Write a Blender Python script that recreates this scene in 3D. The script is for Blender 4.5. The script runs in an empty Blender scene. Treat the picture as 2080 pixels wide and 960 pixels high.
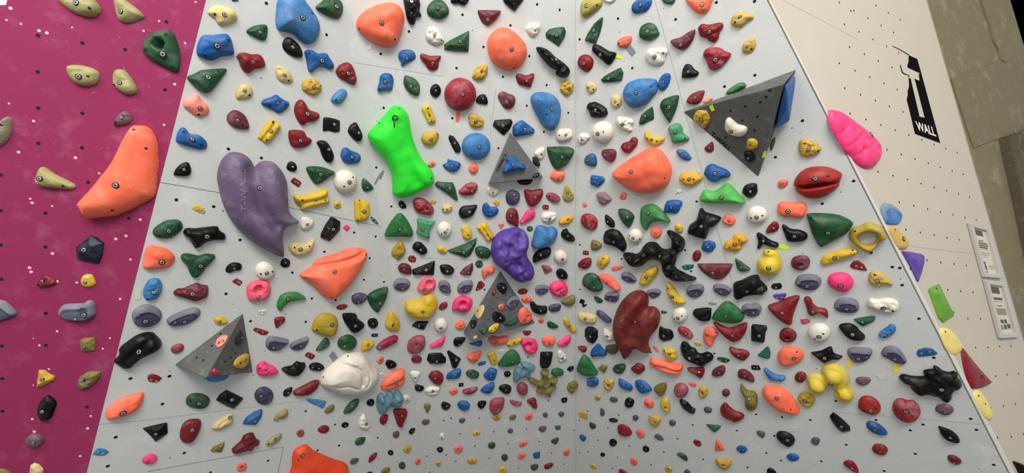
import bpy, bmesh, math, random
import numpy as np
from mathutils import Vector, Matrix, noise
from mathutils.geometry import delaunay_2d_cdt

DATA = """T 0 0 3 P
a hr lens-shaped|352,0 400,45 450,75 510,95 570,97 600,78 607,50 595,25 575,0 540,-20 420,-35 360,-15|466,17|545,50
a hr teardrop|692,0 700,60 715,110 740,132 790,135 850,115 872,98 850,65 800,25 765,0 730,-20 700,-25|736,70
G hr rounded triangular pocketed|858,285 880,240 930,195 990,180 1040,185 1070,245 1090,330 1082,425 1050,432 985,400 915,362 868,318|993,331|1010,210 886,305 1047,408|d 967,268,30,.95
a hr oval two-hole|403,412 415,398 450,393 510,398 565,415 597,440 600,470 588,498 560,517 510,521 465,510 430,480 410,445|479,466|537,466
a hr egg-shaped|688,440 705,422 735,420 765,435 800,480 828,530 826,560 800,573 760,570 715,545 690,515 683,480|729,504|698,519
N hr small rounded|688,745 710,710 745,680 770,677 795,695 800,725 785,750 750,763 705,768 690,760|740,716|703,744
n2 hr leaf-shaped half-cropped|-30,790 0,745 25,720 55,712 68,740 65,800 45,850 10,880 -30,895||8,762
O mr huge boomerang|800,765 830,760 870,765 905,790 930,835 943,890 947,960 945,1040 938,1110 930,1170 912,1203 850,1240 770,1280 680,1315 600,1325 535,1332 510,1315 485,1270 470,1245 480,1225 540,1160 620,1060 680,980 720,900 760,820|705,1129|815,790 900,905 685,1280|H.3
T 0 310 3 P
a hr tapered horn|218,160 228,115 248,87 275,92 330,130 400,165 445,190 455,210 430,223 380,220 300,213 245,205 222,185|242,158|385,203
n ha pentagonal|457,575 520,525 550,503 580,515 628,550 618,620 600,672 575,675 500,660 465,648|512,591|512,640
R hn small lumpy|222,805 235,775 255,755 285,738 305,750 335,775 342,795 320,810 280,818 240,820|257,783|233,803
Y hr small rounded|492,775 505,750 530,740 560,745 573,770 580,795 565,812 540,820 510,815 495,800|519,789
T 0 0 1 P
U hl half-cropped ledge|-20,612 5,611 16,618 30,632 31,639 22,645 5,650 -20,655
U hl finned ledge|116,636 121,624 131,618 146,617 168,616 176,611 184,611 190,618 191,626 192,636 187,646 172,652 153,652 136,650 124,645|170.5,639.6|153,648
T 0 640 3 P
o ha square|485,150 505,140 575,135 582,165 575,218 495,223 487,190|515,192
D ha three-pointed|232,335 270,335 295,355 330,372 325,395 285,420 240,440 222,440 225,390|259,391
o hn leaf-shaped|472,400 490,370 530,345 580,340 612,348 608,375 580,410 540,440 495,455 475,440|505,390
K hr pointed pod|228,590 232,550 250,515 285,490 300,495 330,520 338,545 325,580 310,620 290,637 260,640 240,620|257,586|275,532
N hb small round|E 206,765 53,42 0|203,778
y ha blunt-cornered|178,945 182,915 205,900 235,910 262,940 255,975 200,990 175,975
o hr mostly cropped|-20,940 20,935 60,955 65,975 -20,980
T 0 640 3 L
s fp arrowhead|563,848 580,825 600,807 640,815 665,832 640,852 600,855|597,833 627,841
P hr small bean-shaped|E 912,877 48,28 -15|905,890
K ha shield-shaped|868,692 910,680 1020,655 1024,720 985,750 948,773 910,730|950,722
O hr long pod-shaped|645,600 655,575 690,540 740,505 800,490 865,473 877,490 870,530 840,570 800,600 740,622 690,632 650,630|750,596
R fp half-moon|898,385 902,365 920,356 955,362 988,382 970,402 935,410 905,402|921,392 953,400
K hg large curved|695,285 725,250 725,220 740,195 780,165 830,130 880,112 930,110 950,125 980,155 987,185 965,215 910,245 860,270 820,305 800,325 765,332 735,322 705,300|847,222|793,300|H.4
T 0 0 1 L
V hl large ledge|268,640 275,628 293,619 310,621 325,630 329,642 322,655 305,664 285,664 272,656|295.5,652.5|281,642
V hl long ledge|339,650 350,641 375,630 395,625 407,630 405,642 390,654 370,661 350,662 341,657|375,653.5|355.5,655
T 340 0 3 L
y hr beaked|245,75 265,45 300,28 345,35 390,50 420,80 424,110 400,135 350,153 310,145 290,110 265,95|349,91|289,87
B hr mostly cropped|390,0 400,8 425,6 432,0 430,-10 390,-10
G hr small rounded triangular|482,193 510,165 550,152 595,148 612,165 610,210 600,240 575,245 530,225|565,196|590,168
b mr large bent|682,-5 670,50 664,120 670,160 690,185 740,195 780,210 810,240 840,262 865,268 900,255 925,220 936,170 925,120 890,60 850,10 835,-15 750,-40|825,107|882,80|H.35
G hr broad rounded|905,45 935,15 960,-5 1010,-15 1055,0 1072,30 1070,75 1050,110 1020,112 985,100 940,75|1031,40
B hr large blocky|180,290 195,245 220,213 280,210 360,204 390,235 400,270 410,320 395,335 330,345 290,365 250,366 200,345 182,330|303,280|375,245 230,340|H.4
R hr hooked|422,345 440,322 480,320 515,330 550,328 580,345 600,395 575,415 540,420 510,440 490,446 465,430 445,400 435,365|520,376||B 480,370,45
G hr long kite-shaped|120,470 165,448 215,425 300,418 360,418 355,445 300,520 270,555 240,568 200,555 150,510|249,470|310,435
p hr plump mitten|95,620 110,595 160,578 190,580 210,610 240,635 255,665 245,695 205,712 165,700 130,675 100,650|201,660|191,697
B hr three-lobed|52,850 65,800 90,775 115,785 140,815 190,820 230,850 243,875 235,905 190,910 120,890 65,870|152,847|98,803 205,884
y hr small round|418,590 420,555 440,520 470,508 505,520 522,555 515,585 480,602 430,603|472,553|500,580
M hr teardrop|362,715 375,690 405,670 445,680 480,710 500,760 495,785 455,788 405,775 370,745|429,733|458,765
K hr egg-shaped|702,270 712,240 738,225 770,240 805,275 825,320 820,348 785,350 740,330 710,300|764,287
B hr four-cornered|838,320 855,302 890,308 920,325 970,322 990,350 1018,395 1000,425 960,410 920,412 885,440 862,430 852,380|942,370|866,322 1005,410
y hr small oval|658,420 670,402 700,405 740,430 765,480 758,502 730,507 690,495 665,465|716,458|740,491|d 683,425,14,.5
D hn knobbly|818,520 830,490 860,480 895,477 920,490 938,520 945,545 920,570 895,583 860,572 825,550|896,533|935,523
B hr winged|573,630 590,605 635,590 665,576 700,600 740,620 742,645 715,675 680,690 645,670 600,650|673,629|621,644 720,632
R hr elbow-shaped|775,660 790,620 818,605 845,630 865,665 895,678 925,690 928,715 900,740 860,745 825,762 800,740 780,700|854,694
Y hg slanted bar|553,835 590,770 630,725 660,738 692,770 670,810 630,860 600,873 570,850|631,798|643,743 606,852
R hr cap-shaped|740,820 745,795 790,790 835,800 850,830 882,850 870,880 830,900 785,902 755,885 742,850|811,857
K hr curved bean|912,868 935,855 968,860 990,885 1010,925 1017,955 1008,985 985,992 960,975 943,945 928,900|984,910
T 0 0 1 L
K hp wavy rectangular|655.7,267 657,237.5 669,238.5 680,241 691,244.5 691,267 680,269 668,265|679,252.5
s hr two-hole bean|673,201 680,190 692,181 702,182 706,190 700,202 691,211 680,209.5 674,206|693.5,200|682.5,202.5
T 340 310 3 L
K hr teardrop|38,130 55,95 90,65 125,58 140,80 146,115 130,140 95,144 50,140|102,103
Y fp half-moon|150,335 160,320 190,318 220,335 232,360 222,373 190,362 160,348|188,345 208,350
w mr giant heart-tailed|318,200 312,150 325,80 355,30 390,3 430,0 480,15 520,50 540,90 560,75 580,60 620,55 660,65 700,105 730,160 740,220 745,330 755,370 780,400 808,420 800,435 760,445 725,465 712,490 710,540 717,590 715,635 690,640 640,615 560,575 490,520 420,450 370,370 335,280|562,215||H.36;v 50,.4 545,90 552,160 565,240 585,320 620,390 670,450
K hr small egg-shaped|727,85 738,60 760,53 785,70 790,100 770,116 745,110 730,100|764,86
R fp two-screw diamond|748,175 770,148 820,180 800,213|780,176 796,184
G hr rounded triangular|848,95 870,83 930,85 985,100 1025,122 990,150 950,180 915,195 890,180 860,130|934,133
Y hg wide grooved|770,265 800,258 850,255 910,238 972,218 980,260 990,295 960,315 880,335 820,350 812,325 785,310|905,291|823,289 962,289
W hr small blunt|808,440 815,400 835,392 870,398 895,420 885,450 850,470 820,468|852,437
y hr comma-shaped|740,580 755,555 790,545 830,548 865,540 890,522 896,545 880,590 850,615 800,630 760,615|812,590|776,578 866,570
K hr small rounded|690,680 700,650 725,643 748,660 745,690 722,700 700,695|720,669
K hr wide saddle-shaped|98,480 120,460 170,462 230,455 305,450 320,475 350,495 358,520 340,535 290,535 245,545 200,575 170,581 155,560 135,525 105,505|242,511
G hr T-shaped|82,640 95,618 140,617 190,628 235,617 285,622 293,640 270,670 240,700 205,745 180,762 155,760 135,730 120,690 95,665|202,690
K hr bean-shaped|355,710 370,685 400,670 440,672 455,690 445,715 410,720 385,732 360,728|408,705
R fp two-screw diamond|392,785 420,763 460,785 440,812|428,787 441,793
W hb ball|E 597,720 60,55 0|607,734|570,738 640,724
p2 hr pocketed round|485,850 488,815 520,785 570,778 610,780 630,805 632,845 615,885 580,902 530,908 495,895|558,881||d 558,835,26,.9
M2 hn jagged|37,850 60,830 100,828 150,805 185,792 205,805 250,810 252,850 245,880 215,895 170,910 130,895 75,880 40,868|153,860
g hr crescent|668,930 680,890 700,865 740,850 790,850 830,870 848,892 810,898 770,905 735,915 710,940 695,965 675,955|736,891
T 0 0 1 L
W hb big ball|E 702.5,368.5 23.5,23.5 0|710,370|717,360 699,378
Y hr tiny knob|E 685.5,416 7.5,8 0|685.5,416
K ha tall blocky|652.7,475 661.7,456.7 673.3,440 681,443 692.5,450 691.5,467 681,479.5 671,490 652,483|677,465.5
G hr mask-shaped|310,473 315,462 330,452 340,447.5 360,446 370,453 371,463 363,473 350,482 335,485 318,482|343,469|325,478 363,459
O hr blunt rounded|290,540 293,517 302,500 317,500 337,505 353,517 355,528 347,540 335,545 310,548 295,546|329,532
O mr large shell-shaped|611,560 620,553 637,543 642,532 660,523 680,518 700,510 723,504 743,507 748,513 745,527 730,553 710,580 690,600 677,608 668,608 653,597 637,580 620,568|680,552|621,565 743,517 674,604|H.3;v 5,.34 641,546 660,541 690,536 720,527 742,517;v 2.5,.12 645,580 668,606
W fp tiny|525,630 541,628 540,638 527,639|529,633 536,633
T 0 310 3 L
b hn oval chalky|870,870 875,830 900,780 930,765 970,768 990,800 985,850 960,890 910,902 885,895|935,850|902,892
T 680 310 3 L
R fp small oval|8,940 30,925 65,922 82,932 65,950 35,957 12,952|45,938
V hr plump|107,895 112,870 150,852 190,858 208,870 200,895 175,918 140,928 115,915|148,912
G hr shield-shaped|203,890 215,860 260,835 320,818 325,840 310,900 285,945 265,975 240,960 215,925|275,918
G hr small triangular|165,190 172,158 195,165 235,208 230,225 190,238 170,220|200,212
Y hg curved drum|125,290 150,283 190,295 210,305 215,350 205,395 175,412 130,417 122,350|180,358|150,290 140,408
S fp thin dark|217,392 225,388 255,412 268,435 255,435 230,418|232,402 250,420
P fp small square|48,455 70,436 97,455 75,482|72,459
T 340 640 3 L
Y hr small knob-topped|285,20 300,8 330,10 360,28 368,42 350,52 320,60 290,48|319,40
q hr small oval|20,210 30,190 60,175 90,175 102,190 95,215 65,232 35,230|62,210
R fp long two-screw|520,90 535,73 620,100 605,118 575,120|550,93 582,103
R hr small heart-shaped|652,25 670,12 712,10 717,35 690,60 665,80 655,55|688,43
V hl ledge|600,180 610,140 640,128 680,135 735,148 738,165 710,195 680,215 640,218 612,205|648,197
V hl small ledge|748,185 770,160 810,145 845,132 862,140 858,165 835,200 800,213 760,207|813,190
m hr smooth egg-shaped|882,85 900,30 930,0 960,-12 1000,-8 1030,10 1042,50 1030,100 1005,130 960,128 900,105|1005,57|911,89
G hr small leaf-shaped|908,217 925,180 965,138 988,155 990,180 960,205|965,187
R fp two-screw diamond|835,245 855,222 905,245 880,272|859,246 879,248
P hn wrinkled|542,335 550,300 590,278 610,295 650,310 680,345 660,360 620,370 590,375 550,362|611,343|562,325
K hn craggy|693,330 720,315 760,310 790,280 815,290 842,290 845,315 825,345 800,370 770,375 730,365
K hr two-bolt bean|865,310 885,292 920,290 950,305 958,325 930,342 895,338 870,330|885,318 922,325
R2 hr long blade|768,470 790,450 840,425 900,395 940,393 935,430 900,470 860,490 800,492 775,485||783,477
K fr tilted oval|705,480 715,455 745,440 762,440 758,465 740,490 715,497|737,472
V hb round smiling|E 590,492 58,54 0|571,492|560,525|H.3;d 630,490,14,.35;d 610,525,14,.35;d 575,540,12,.3
G hr wide oval|113,525 125,495 160,478 210,480 250,500 260,525 240,560 195,572 140,560 118,545|193,538|143,522
K ha chalky diamond|297,520 320,485 360,457 410,480 465,508 440,540 405,572 360,555|393,515
R2 hr large egg-shaped|76,740 85,690 110,650 160,635 200,640 207,670 190,720 160,765 125,780 90,772|151,698
y hn rocky|265,690 285,660 330,630 380,600 402,603 403,640 380,670 340,690 300,700|380,622
B ha shard-shaped|457,665 480,625 530,590 570,573 582,580 575,620 550,660 535,670|534,645
a hr small bent|648,635 665,605 700,580 725,572 738,590 725,625 690,630 660,645|701,621
s fp long wedge|840,510 855,505 920,515 972,522 950,567 920,555 865,530|920,547 855,513
o hr tiny|958,590 975,560 1010,545 1020,560 1005,585 975,597|993,571
o ha small angular|262,825 285,800 350,770 345,800 330,838 300,832 270,832|311,813
M2 hn craggy|392,820 420,795 450,770 465,735 500,720 525,718 545,760 565,765 560,790 530,800 520,825 480,830 430,845 400,845
a hr long pod-shaped|602,785 615,760 650,735 690,718 698,735 680,765 640,785 610,795|658,752|618,783
u fr small round|787,718 800,700 825,698 835,715 825,735 800,740|810,712
R fr oval|917,700 930,680 960,670 985,680 985,700 965,717 935,718|951,697
C fr small blunt|425,945 430,910 450,900 478,898 483,920 475,940 450,950|452,922
O2 mr large bottom-cropped|770,860 790,825 850,798 890,830 930,850 1020,888 1080,905 1105,930 1100,975 1080,1010 775,1010 766,930|825,853|772,870|H.3
T 640 700 4.8 L
W mr huge shell-shaped|65,375 90,300 170,220 260,150 320,105 400,85 470,95 520,140 560,200 610,240 625,290 610,360 560,430 500,480 420,498 330,500 240,490 150,440 80,410||105,347 345,137 225,460|H.36;v 17,.3 120,300 190,245 260,222 340,215 410,228 455,262 472,320 470,400;v 9,.14 300,150 380,140 450,165 510,220 540,290 530,370 490,430;v 7,.12 340,180 420,185 490,240 505,320;v 9,.16 130,425 250,430 340,410 430,440;v 6,.1 250,190 330,165 400,165
T 345 625 6 V4a
p hr oval|555,420 580,370 630,335 690,330 700,355 660,430 620,470 585,480 558,460|640,400|600,425|H.2
T 345 625 6 V4b
K2 hn oval|795,420 800,350 830,290 870,265 905,330 900,370 860,440 820,460|873,365||H.2
D hr pod-shaped|780,690 800,640 850,590 920,555 968,562 970,600 955,680 920,720 880,742 820,735 790,715|925,643|860,668|H.2
P2 ha cube-like|505,770 545,735 595,750 600,785 560,825 520,800|570,765||H.35
T 345 625 6 L
s hr half-hidden|400,830 440,800 560,780 700,800 720,830 690,865 640,890 560,905 490,900 450,880|||H.3
T 680 0 3 C
O mr large rounded triangular|128,150 135,110 170,70 230,35 300,14 360,14 400,40 422,90 420,140 405,200 385,250 355,280 310,285 250,270 190,230 145,190|287,140|150,177 366,240|H.42
K hn tall wavy|417,0 425,40 428,60 440,120 460,148 485,150 495,120 500,105 525,100 530,95 515,60 523,30 515,-10 470,-20 420,-15|468,8
G hr chalky onion-shaped|562,70 565,40 590,8 620,-5 660,2 690,40 697,75 680,100 640,118 600,110 570,90|628,49
K hn top-cropped lumpy|705,15 735,25 755,20 780,33 800,28 820,0 810,-15 710,-15
M hr half-moon|872,65 890,60 1000,62 1012,72 990,110 960,140 935,155 905,140 885,110|932,121
W hn drop-shaped|553,220 560,180 595,155 625,170 655,215 670,245 660,260 625,275 590,265 562,245|611,220|650,245
G ha wedge-shaped|667,270 700,245 770,210 820,183 820,250 817,315 740,312 668,302|764,252
B hr round notched|386,345 400,310 440,300 480,312 494,348 470,370 440,385 408,403 402,375|441,356
R hr boot-shaped|520,335 535,325 580,338 640,338 647,350 635,380 630,415 600,430 570,420 550,390 525,360|596,386
D hn lumpy|835,465 850,430 870,400 900,390 932,395 935,440 910,485 870,490 845,480|894,440|854,462
R hn leaning lumpy|5,435 30,395 75,375 105,390 125,435 137,490 125,518 95,510 60,490 25,470|82,447
B hr tooth-shaped|258,545 270,500 275,465 300,445 340,450 358,480 355,520 345,550 300,555 270,560|308,498|341,462 272,540
G hr leaf-shaped|418,500 425,462 450,462 490,480 518,520 515,575 490,582 455,565 430,535|464,526
K hr small rounded|580,560 590,525 620,510 645,535 645,570 620,594 595,585|616,551
R3 mb big ball|E 767,575 98,103 0|779,576||H.45
K hr small hump-shaped|862,605 880,580 915,575 933,610 930,635 900,635 865,625|904,600
Y hg short bar|528,655 575,640 600,690 615,740 575,755 550,710|576,700|568,659 586,740
D hn ridged|812,710 830,688 860,690 885,705 912,735 905,770 880,775 850,783 820,760|859,741
D hr mitten-shaped|527,835 545,808 580,798 620,798 636,820 630,850 610,880 580,890 545,878 530,855|588,852|625,818
K ha narrow slab|693,845 697,822 725,830 755,870 770,905 765,930 735,930 715,895|731,872
b mb large round|E 863,893 88,83 0|880,895|835,945|H.38
B hr blunt hooked|38,945 48,908 75,898 100,915 140,930 160,950 158,975 140,993 90,1000 55,985 42,960|105,957|73,912
K hr comma-shaped|82,800 95,765 125,745 140,755 150,775 165,805 170,835 155,860 130,858 100,830|146,810
l mr huge hourglass|200,830 210,800 260,750 310,690 345,652 375,643 410,655 440,690 455,740 465,800 480,860 500,910 530,970 590,1040 607,1090 595,1130 540,1160 470,1195 410,1210 375,1200 350,1175 350,1120 340,1050 310,980 270,940 220,880|367,720|394,661 224,877 270,750 590,1085|H.3;v 45,.3 370,760 400,850 430,950 470,1060 500,1110
T 1020 0 3 C
K hr top-cropped angular|10,0 20,20 75,65 95,45 130,0 125,-20 10,-20
O mr large egg-shaped|-87,270 -75,220 -35,180 10,163 60,178 110,220 145,265 158,320 140,370 105,412 60,430 10,420 -35,395 -70,345|58,299|70,415 137,270|H.42
M hr heart-shaped|-25,590 -15,565 10,557 40,570 70,580 82,605 75,640 50,663 20,660 0,640|27,622
K ha triangular|-57,765 -45,732 0,728 55,725 67,745 50,785 12,826 -10,810|5,765
W hn small rounded|143,175 160,145 200,135 235,145 235,175 215,210 185,225 160,205|198,184
G ha gem-shaped|267,200 290,175 340,165 380,162 392,190 385,225 348,283 310,255 270,228|331,215
K hr segmented caterpillar|210,290 240,285 285,305 320,340 355,365 400,405 413,440 395,470 360,470 330,450 335,425 300,410 260,370 230,330|328,363|233,307|B 238,312,28;B 270,345,34;B 310,375,36;B 340,395,34;B 372,440,36
R hr saddle-shaped|85,460 110,448 150,458 190,445 197,465 185,500 175,530 140,525 100,510|149,493
D hn flower-like|350,545 365,500 400,490 440,505 440,545 420,570 395,587 370,570|408,541
b mr large egg-shaped|178,605 190,575 220,562 270,562 320,580 355,630 363,690 350,750 325,790 300,797 260,775 220,710 190,650|303,665|270,695|H.38
B hr humped|65,780 80,755 120,732 150,750 190,780 200,795 190,815 140,825 90,832 68,820|141,788|85,760 185,790
W hr two-hole bean|328,810 345,790 390,783 425,790 432,830 400,855 350,862 330,840|388,824|348,824
W hr small wedge|197,935 220,905 255,898 262,930 255,955 235,975 215,965|239,940
G hr large rounded triangular|277,900 300,895 370,893 425,900 441,918 430,950 400,1000 365,1025 335,1035 310,1010 285,950|365,957
T 680 310 3 C
O hr tiny five-sided|540,60 570,38 598,50 598,68 575,85 545,75|574,62
B hr winged|658,75 685,60 690,40 720,48 760,60 768,80 745,110 710,118 675,100|717,82|668,75 757,70
O hr small round|E 846,97 30,32 0|849,94
G ha long chalky|610,190 625,175 660,180 720,182 735,215 752,290 735,292 690,255 640,220 615,205|702,217|672,199
R3 hn lip-shaped|753,235 775,215 800,190 840,178 870,190 873,220 850,255 800,265 765,255|836,233
W hr small oval|928,225 940,208 975,205 1000,220 998,245 975,265 940,255|965,242
K hr tiny egg-shaped|387,310 400,292 420,300 437,328 425,340 400,335|407,322
R3 hn large lumpy|475,295 490,278 520,275 555,285 585,310 605,340 605,370 580,385 540,378 500,365 480,335|550,340
Y fp small square|580,300 590,284 622,290 615,312 590,312|595,299 607,300
y hr small oval|650,340 660,318 695,314 718,330 712,352 685,363 658,360|685,346|660,345 706,335
K hr flat-topped|755,365 775,330 820,322 868,320 860,350 840,385 800,402 770,398|821,360
B hr boomerang|898,345 908,312 930,308 950,330 985,330 1000,355 985,380 950,397 920,390 905,370|948,373|915,325
Y fp small square|963,305 970,285 1005,290 1003,320 985,325|977,303 990,305
G2 hr smooth triangular|303,500 330,440 370,385 400,370 430,395 460,445 478,490 465,512 400,513 320,512|398,467
t hp four-pointed|500,400 540,410 580,420 617,417 590,450 578,480 580,528 545,515 495,492 505,450|536,467|567,514|H.3
W hb ball|E 669,470 45,46 0|673,484|688,468 652,494
Y hr knob-shaped|768,460 785,445 815,447 832,475 838,500 830,522 805,530 780,515 775,485|813,503||d 800,460,16,.4
Y hg tilted bar|865,455 920,425 955,475 975,515 935,542 900,500|935,502|885,465
C fp tiny triangular|995,432 1032,430 1030,445 1010,468|1013,445
m hr pointed leaf|345,605 360,575 400,538 422,560 432,600 410,635 385,655 365,635 348,625|391,622||d 390,590,18,.3
K hr rounded bent|472,575 490,548 520,545 545,565 563,590 560,612 530,623 500,605 480,590|524,592
Y hr small egg-shaped|625,580 640,568 670,575 688,600 675,615 650,612 630,600|657,597
G ha long wedge|685,597 760,570 820,545 868,520 862,560 830,625 800,643 760,630 710,612|786,607
G hr round|857,600 865,578 890,568 925,575 955,595 957,625 940,648 900,648 870,630|895,610|930,600
R fp three-screw|445,645 455,628 480,625 497,645 492,665 470,668 452,660|462,645 475,652
M hr hooded|385,700 400,678 430,675 460,690 468,720 465,742 430,740 395,725|423,710
K ha long wedge|470,715 520,695 612,658 605,748 540,748 475,745|557,713
K hr lens-shaped|640,700 648,685 690,683 720,700 730,718 710,742 675,745 650,730|686,723
M ha speckled triangular|760,735 790,700 842,670 845,710 830,748 790,748|814,729
G fp round two-screw|E 880,678 24,24 0|873,678 890,680
C hr arched|897,740 900,710 935,697 970,695 972,730 935,740 910,768|935,730
V hl round ledge|358,805 370,775 400,765 440,772 460,795 455,820 430,842 395,843 365,828|414,828
p2 hr pocketed angular|502,830 520,790 560,762 600,765 615,795 610,830 580,850 550,862 525,848|546,833||d 575,800,20,.9
V hl narrow ledge|632,810 640,785 670,778 700,800 708,840 700,855 670,855 640,838|671,834|648,805
V hl ledge|747,830 755,805 790,782 830,780 843,800 838,830 815,852 775,858 752,848|795,839|765,838
R fp fan-shaped|857,838 875,785 895,780 917,805 900,825 865,842|902,808 873,830
T 800 560 4.8 C
Y hr large kidney-shaped|105,300 120,260 170,245 240,240 300,195 360,185 410,220 430,280 415,340 370,400 310,420 220,415 150,385 110,330|283,352||H.4
R fr small oval|437,310 460,270 500,255 524,270 515,310 470,332 445,328|478,312
P hr pocketed round|567,330 575,275 610,220 670,202 730,210 765,235 768,280 745,330 700,362 640,360 610,340 575,345|680,330||d 670,278,34,.75
T 1020 310 3 C
O hr small oval|293,145 305,120 345,108 380,118 382,145 365,170 330,177 305,165|339,156
V hr smooth|23,275 30,245 55,228 95,235 110,260 105,295 80,320 45,318 28,300|71,256
R hr three-cornered|135,240 150,225 180,230 210,225 245,222 252,250 235,290 200,325 170,328 150,300|201,271
q hr pod-shaped|268,260 290,243 325,250 355,275 345,300 310,305 280,285|316,281|285,265
o2 hr chalky drop-shaped|370,260 385,205 400,198 410,220 435,250 440,275 425,292 395,298 375,285|398,241|420,260
R fp two-screw square|243,330 252,315 285,320 283,347 250,347|256,332 272,334
R2 hr tapered|22,390 35,350 60,337 90,350 102,390 100,440 95,452 65,440 35,425|54,384
P hr spoon-shaped|107,425 125,395 150,355 185,345 203,360 200,390 175,410 130,430|172,390
W hn lumpy|238,390 250,365 290,360 330,365 335,395 310,420 270,427 245,415|290,402
A hr tapered|345,430 360,400 400,383 432,385 434,405 410,430 375,438|402,407
G fp tiny round|E 169,463 20,17 0|169,461
b hr large mitten-shaped|182,565 190,520 210,460 240,445 285,458 320,455 342,485 330,530 300,565 250,585 200,585|282,530||H.4;d 290,480,18,.3
K hr spade-shaped|360,500 370,475 395,463 410,485 440,510 443,538 410,543 375,525|400,507
K hr leaf-shaped|188,640 205,610 240,585 290,578 300,600 285,635 240,655 195,672|235,622
W hb ball|E 358,635 42,40 0|368,650
v mn huge wrinkled|-63,600 -55,545 -20,500 15,480 60,468 105,465 145,483 167,520 168,560 152,610 165,655 195,695 204,735 185,775 125,798 85,787 40,745 0,712 -40,685 -60,645||20,725 -10,700|H.42;d 115,535,42,.55
q ha small triangular|240,690 250,683 285,690 310,715 290,728 260,740|278,712
K hr egg-shaped|330,735 340,712 365,708 395,730 400,760 375,773 345,765|365,748
R fp oval|E 125,845 32,18 -5|133,845
V hl small ledge|205,830 215,810 250,805 285,810 293,830 280,850 240,868 210,855|240,845
P hn round|290,815 315,788 360,780 395,800 406,835 395,865 355,882 310,870 293,845|354,863
O hr small rounded rectangular|117,885 130,875 165,875 180,890 170,912 135,912 120,900|150,890
K hr crescent|172,920 190,907 215,930 250,935 275,940 270,975 230,985 190,970 175,945|235,962
V hr small plump|283,945 300,928 350,920 360,940 345,965 300,970
o hr small leaf-shaped|358,910 380,895 420,870 440,868 447,905 425,930 390,933
T 970 255 7.385 V2
B hr wide three-armed|380,650 440,560 425,480 480,475 540,470 600,510 690,580 725,605 715,660 600,665 500,690 390,710|535,587|680,592 400,640 400,690 545,675 700,655|H.3
K fp two-screw tag-shaped|820,755 905,700 935,745 850,795|860,755 895,740
T 970 255 7.385 C
K hr half-hidden|570,800 620,790 810,780 810,812 780,850 720,870 640,865 600,850|||H.3
K2 hr half-hidden|760,450 830,480 870,540 887,600 870,620 830,620 760,560|||H.4
T 930 540 5.647 V3b
K hn round|448,230 460,200 510,190 555,205 570,240 560,290 530,325 500,305 460,270|522,250||H.25
R fp small two-screw|385,300 415,262 440,262 438,300 420,345 395,330|418,285 416,302|
V hl oval ledge|570,410 600,370 650,345 695,350 705,390 680,440 640,490 590,490 570,455|648,441||H.22
C hr small round|465,465 480,440 515,430 530,455 522,490 495,510 475,495|495,472||H.3
K hr hooded|397,555 420,525 470,530 520,560 548,600 530,640 480,650 420,635|487,594||H.25
C hr large pocketed|697,560 710,510 740,480 780,467 810,500 850,550 850,620 810,655 760,670 720,655 700,610|768,618||H.25;d 803,585,20,.9
G hr spiky|520,665 560,640 620,625 670,595 690,600 680,650 640,675 570,685|605,655||H.25
G hr small triangular|252,740 270,710 320,700 360,705 350,740 310,780 280,775|310,737||H.25
Y hr leaf-shaped|350,730 380,690 430,660 470,655 470,690 440,740 390,765 360,755|432,711|385,740|H.25
T 930 540 5.647 V3a
y hr flat oval|195,560 205,500 240,460 285,440 300,470 285,530 250,590 220,605|230,512||H.15
K ha small|130,650 150,615 200,612 215,650 195,700 155,718 140,690|172,685||H.15
y ha tiny|170,822 190,800 212,790 222,810 200,838 180,838|||H.15
T 930 540 5.647 C
B hr half-hidden|130,885 170,880 230,860 270,852 283,885 265,915 240,922 200,910 150,900|228,890
C hr large half-hidden|350,840 400,808 470,815 570,805 578,850 540,890 470,910 410,915 370,880|438,880
Y hr long leaf-shaped|548,895 580,865 650,835 720,812 735,835 700,875 640,910 580,922|648,880|590,905
T 990 650 4.8 C
P hr ring-shaped|322,225 345,190 400,182 460,188 490,230 490,280 455,320 400,328 360,300 345,260|432,218||d 400,248,26,.97
R fp half-moon|338,103 430,101 425,130 390,152 360,145|365,120 405,120
O hr rounded|535,190 560,160 610,155 650,160 665,195 645,235 590,252 550,240 538,215|607,225|553,212
P hr half-moon|685,225 720,195 770,160 805,140 817,165 810,210 770,248 720,253 690,240|768,225
K hg blocky|517,370 525,320 570,315 635,315 637,340 620,420 570,470 530,470 515,430
W hn jagged|680,340 690,300 720,290 740,310 770,340 780,375 745,385 725,410 695,395|734,373
G2 hr large rounded triangular|107,435 140,380 190,320 240,293 275,300 310,340 330,390 315,425 260,445 190,455 120,452|245,405
Y hg upright bar|0,330 60,298 100,385 105,410 50,435 20,390|65,397|20,350
W fp tiny lumpy|107,300 125,285 165,290 150,315 120,325|136,303
K hr small heart-shaped|163,525 175,500 210,498 232,520 220,545 195,553 170,545|207,522
e mr large antler-shaped|248,560 265,490 300,465 340,470 355,485 360,460 338,430 345,408 400,405 470,430 493,460 480,490 440,500 435,530 445,565 425,580 390,570 340,570 315,600 285,625 255,615|385,543||H.32
o mr large star-shaped ring|398,575 440,565 490,590 520,590 535,560 520,510 540,492 600,495 595,530 590,565 640,565 682,560 675,600 645,630 672,650 650,675 625,690 615,740 595,745 560,715 500,715 478,695 495,665 490,640 440,625|||H.24;h 550,635 570,605 605,600 622,625 605,655 570,665
G2 hr oval|622,515 640,480 690,468 735,485 748,515 725,542 670,547 635,538|670,520
K hr small pointed|778,480 800,455 838,448 842,475 815,500 790,492|820,478
o hn twisted|778,650 800,615 840,595 880,600 892,640 860,660 850,700 825,718 795,700 780,675
K hr domed|112,670 130,640 180,628 225,645 235,675 210,715 165,715 125,690|182,680
q hb ball|E 344,672 56,59 0|358,705|358,672
q hr large chalky|22,850 30,800 70,770 130,760 165,765 167,810 150,870 110,905 60,917 30,890|118,835
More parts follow.
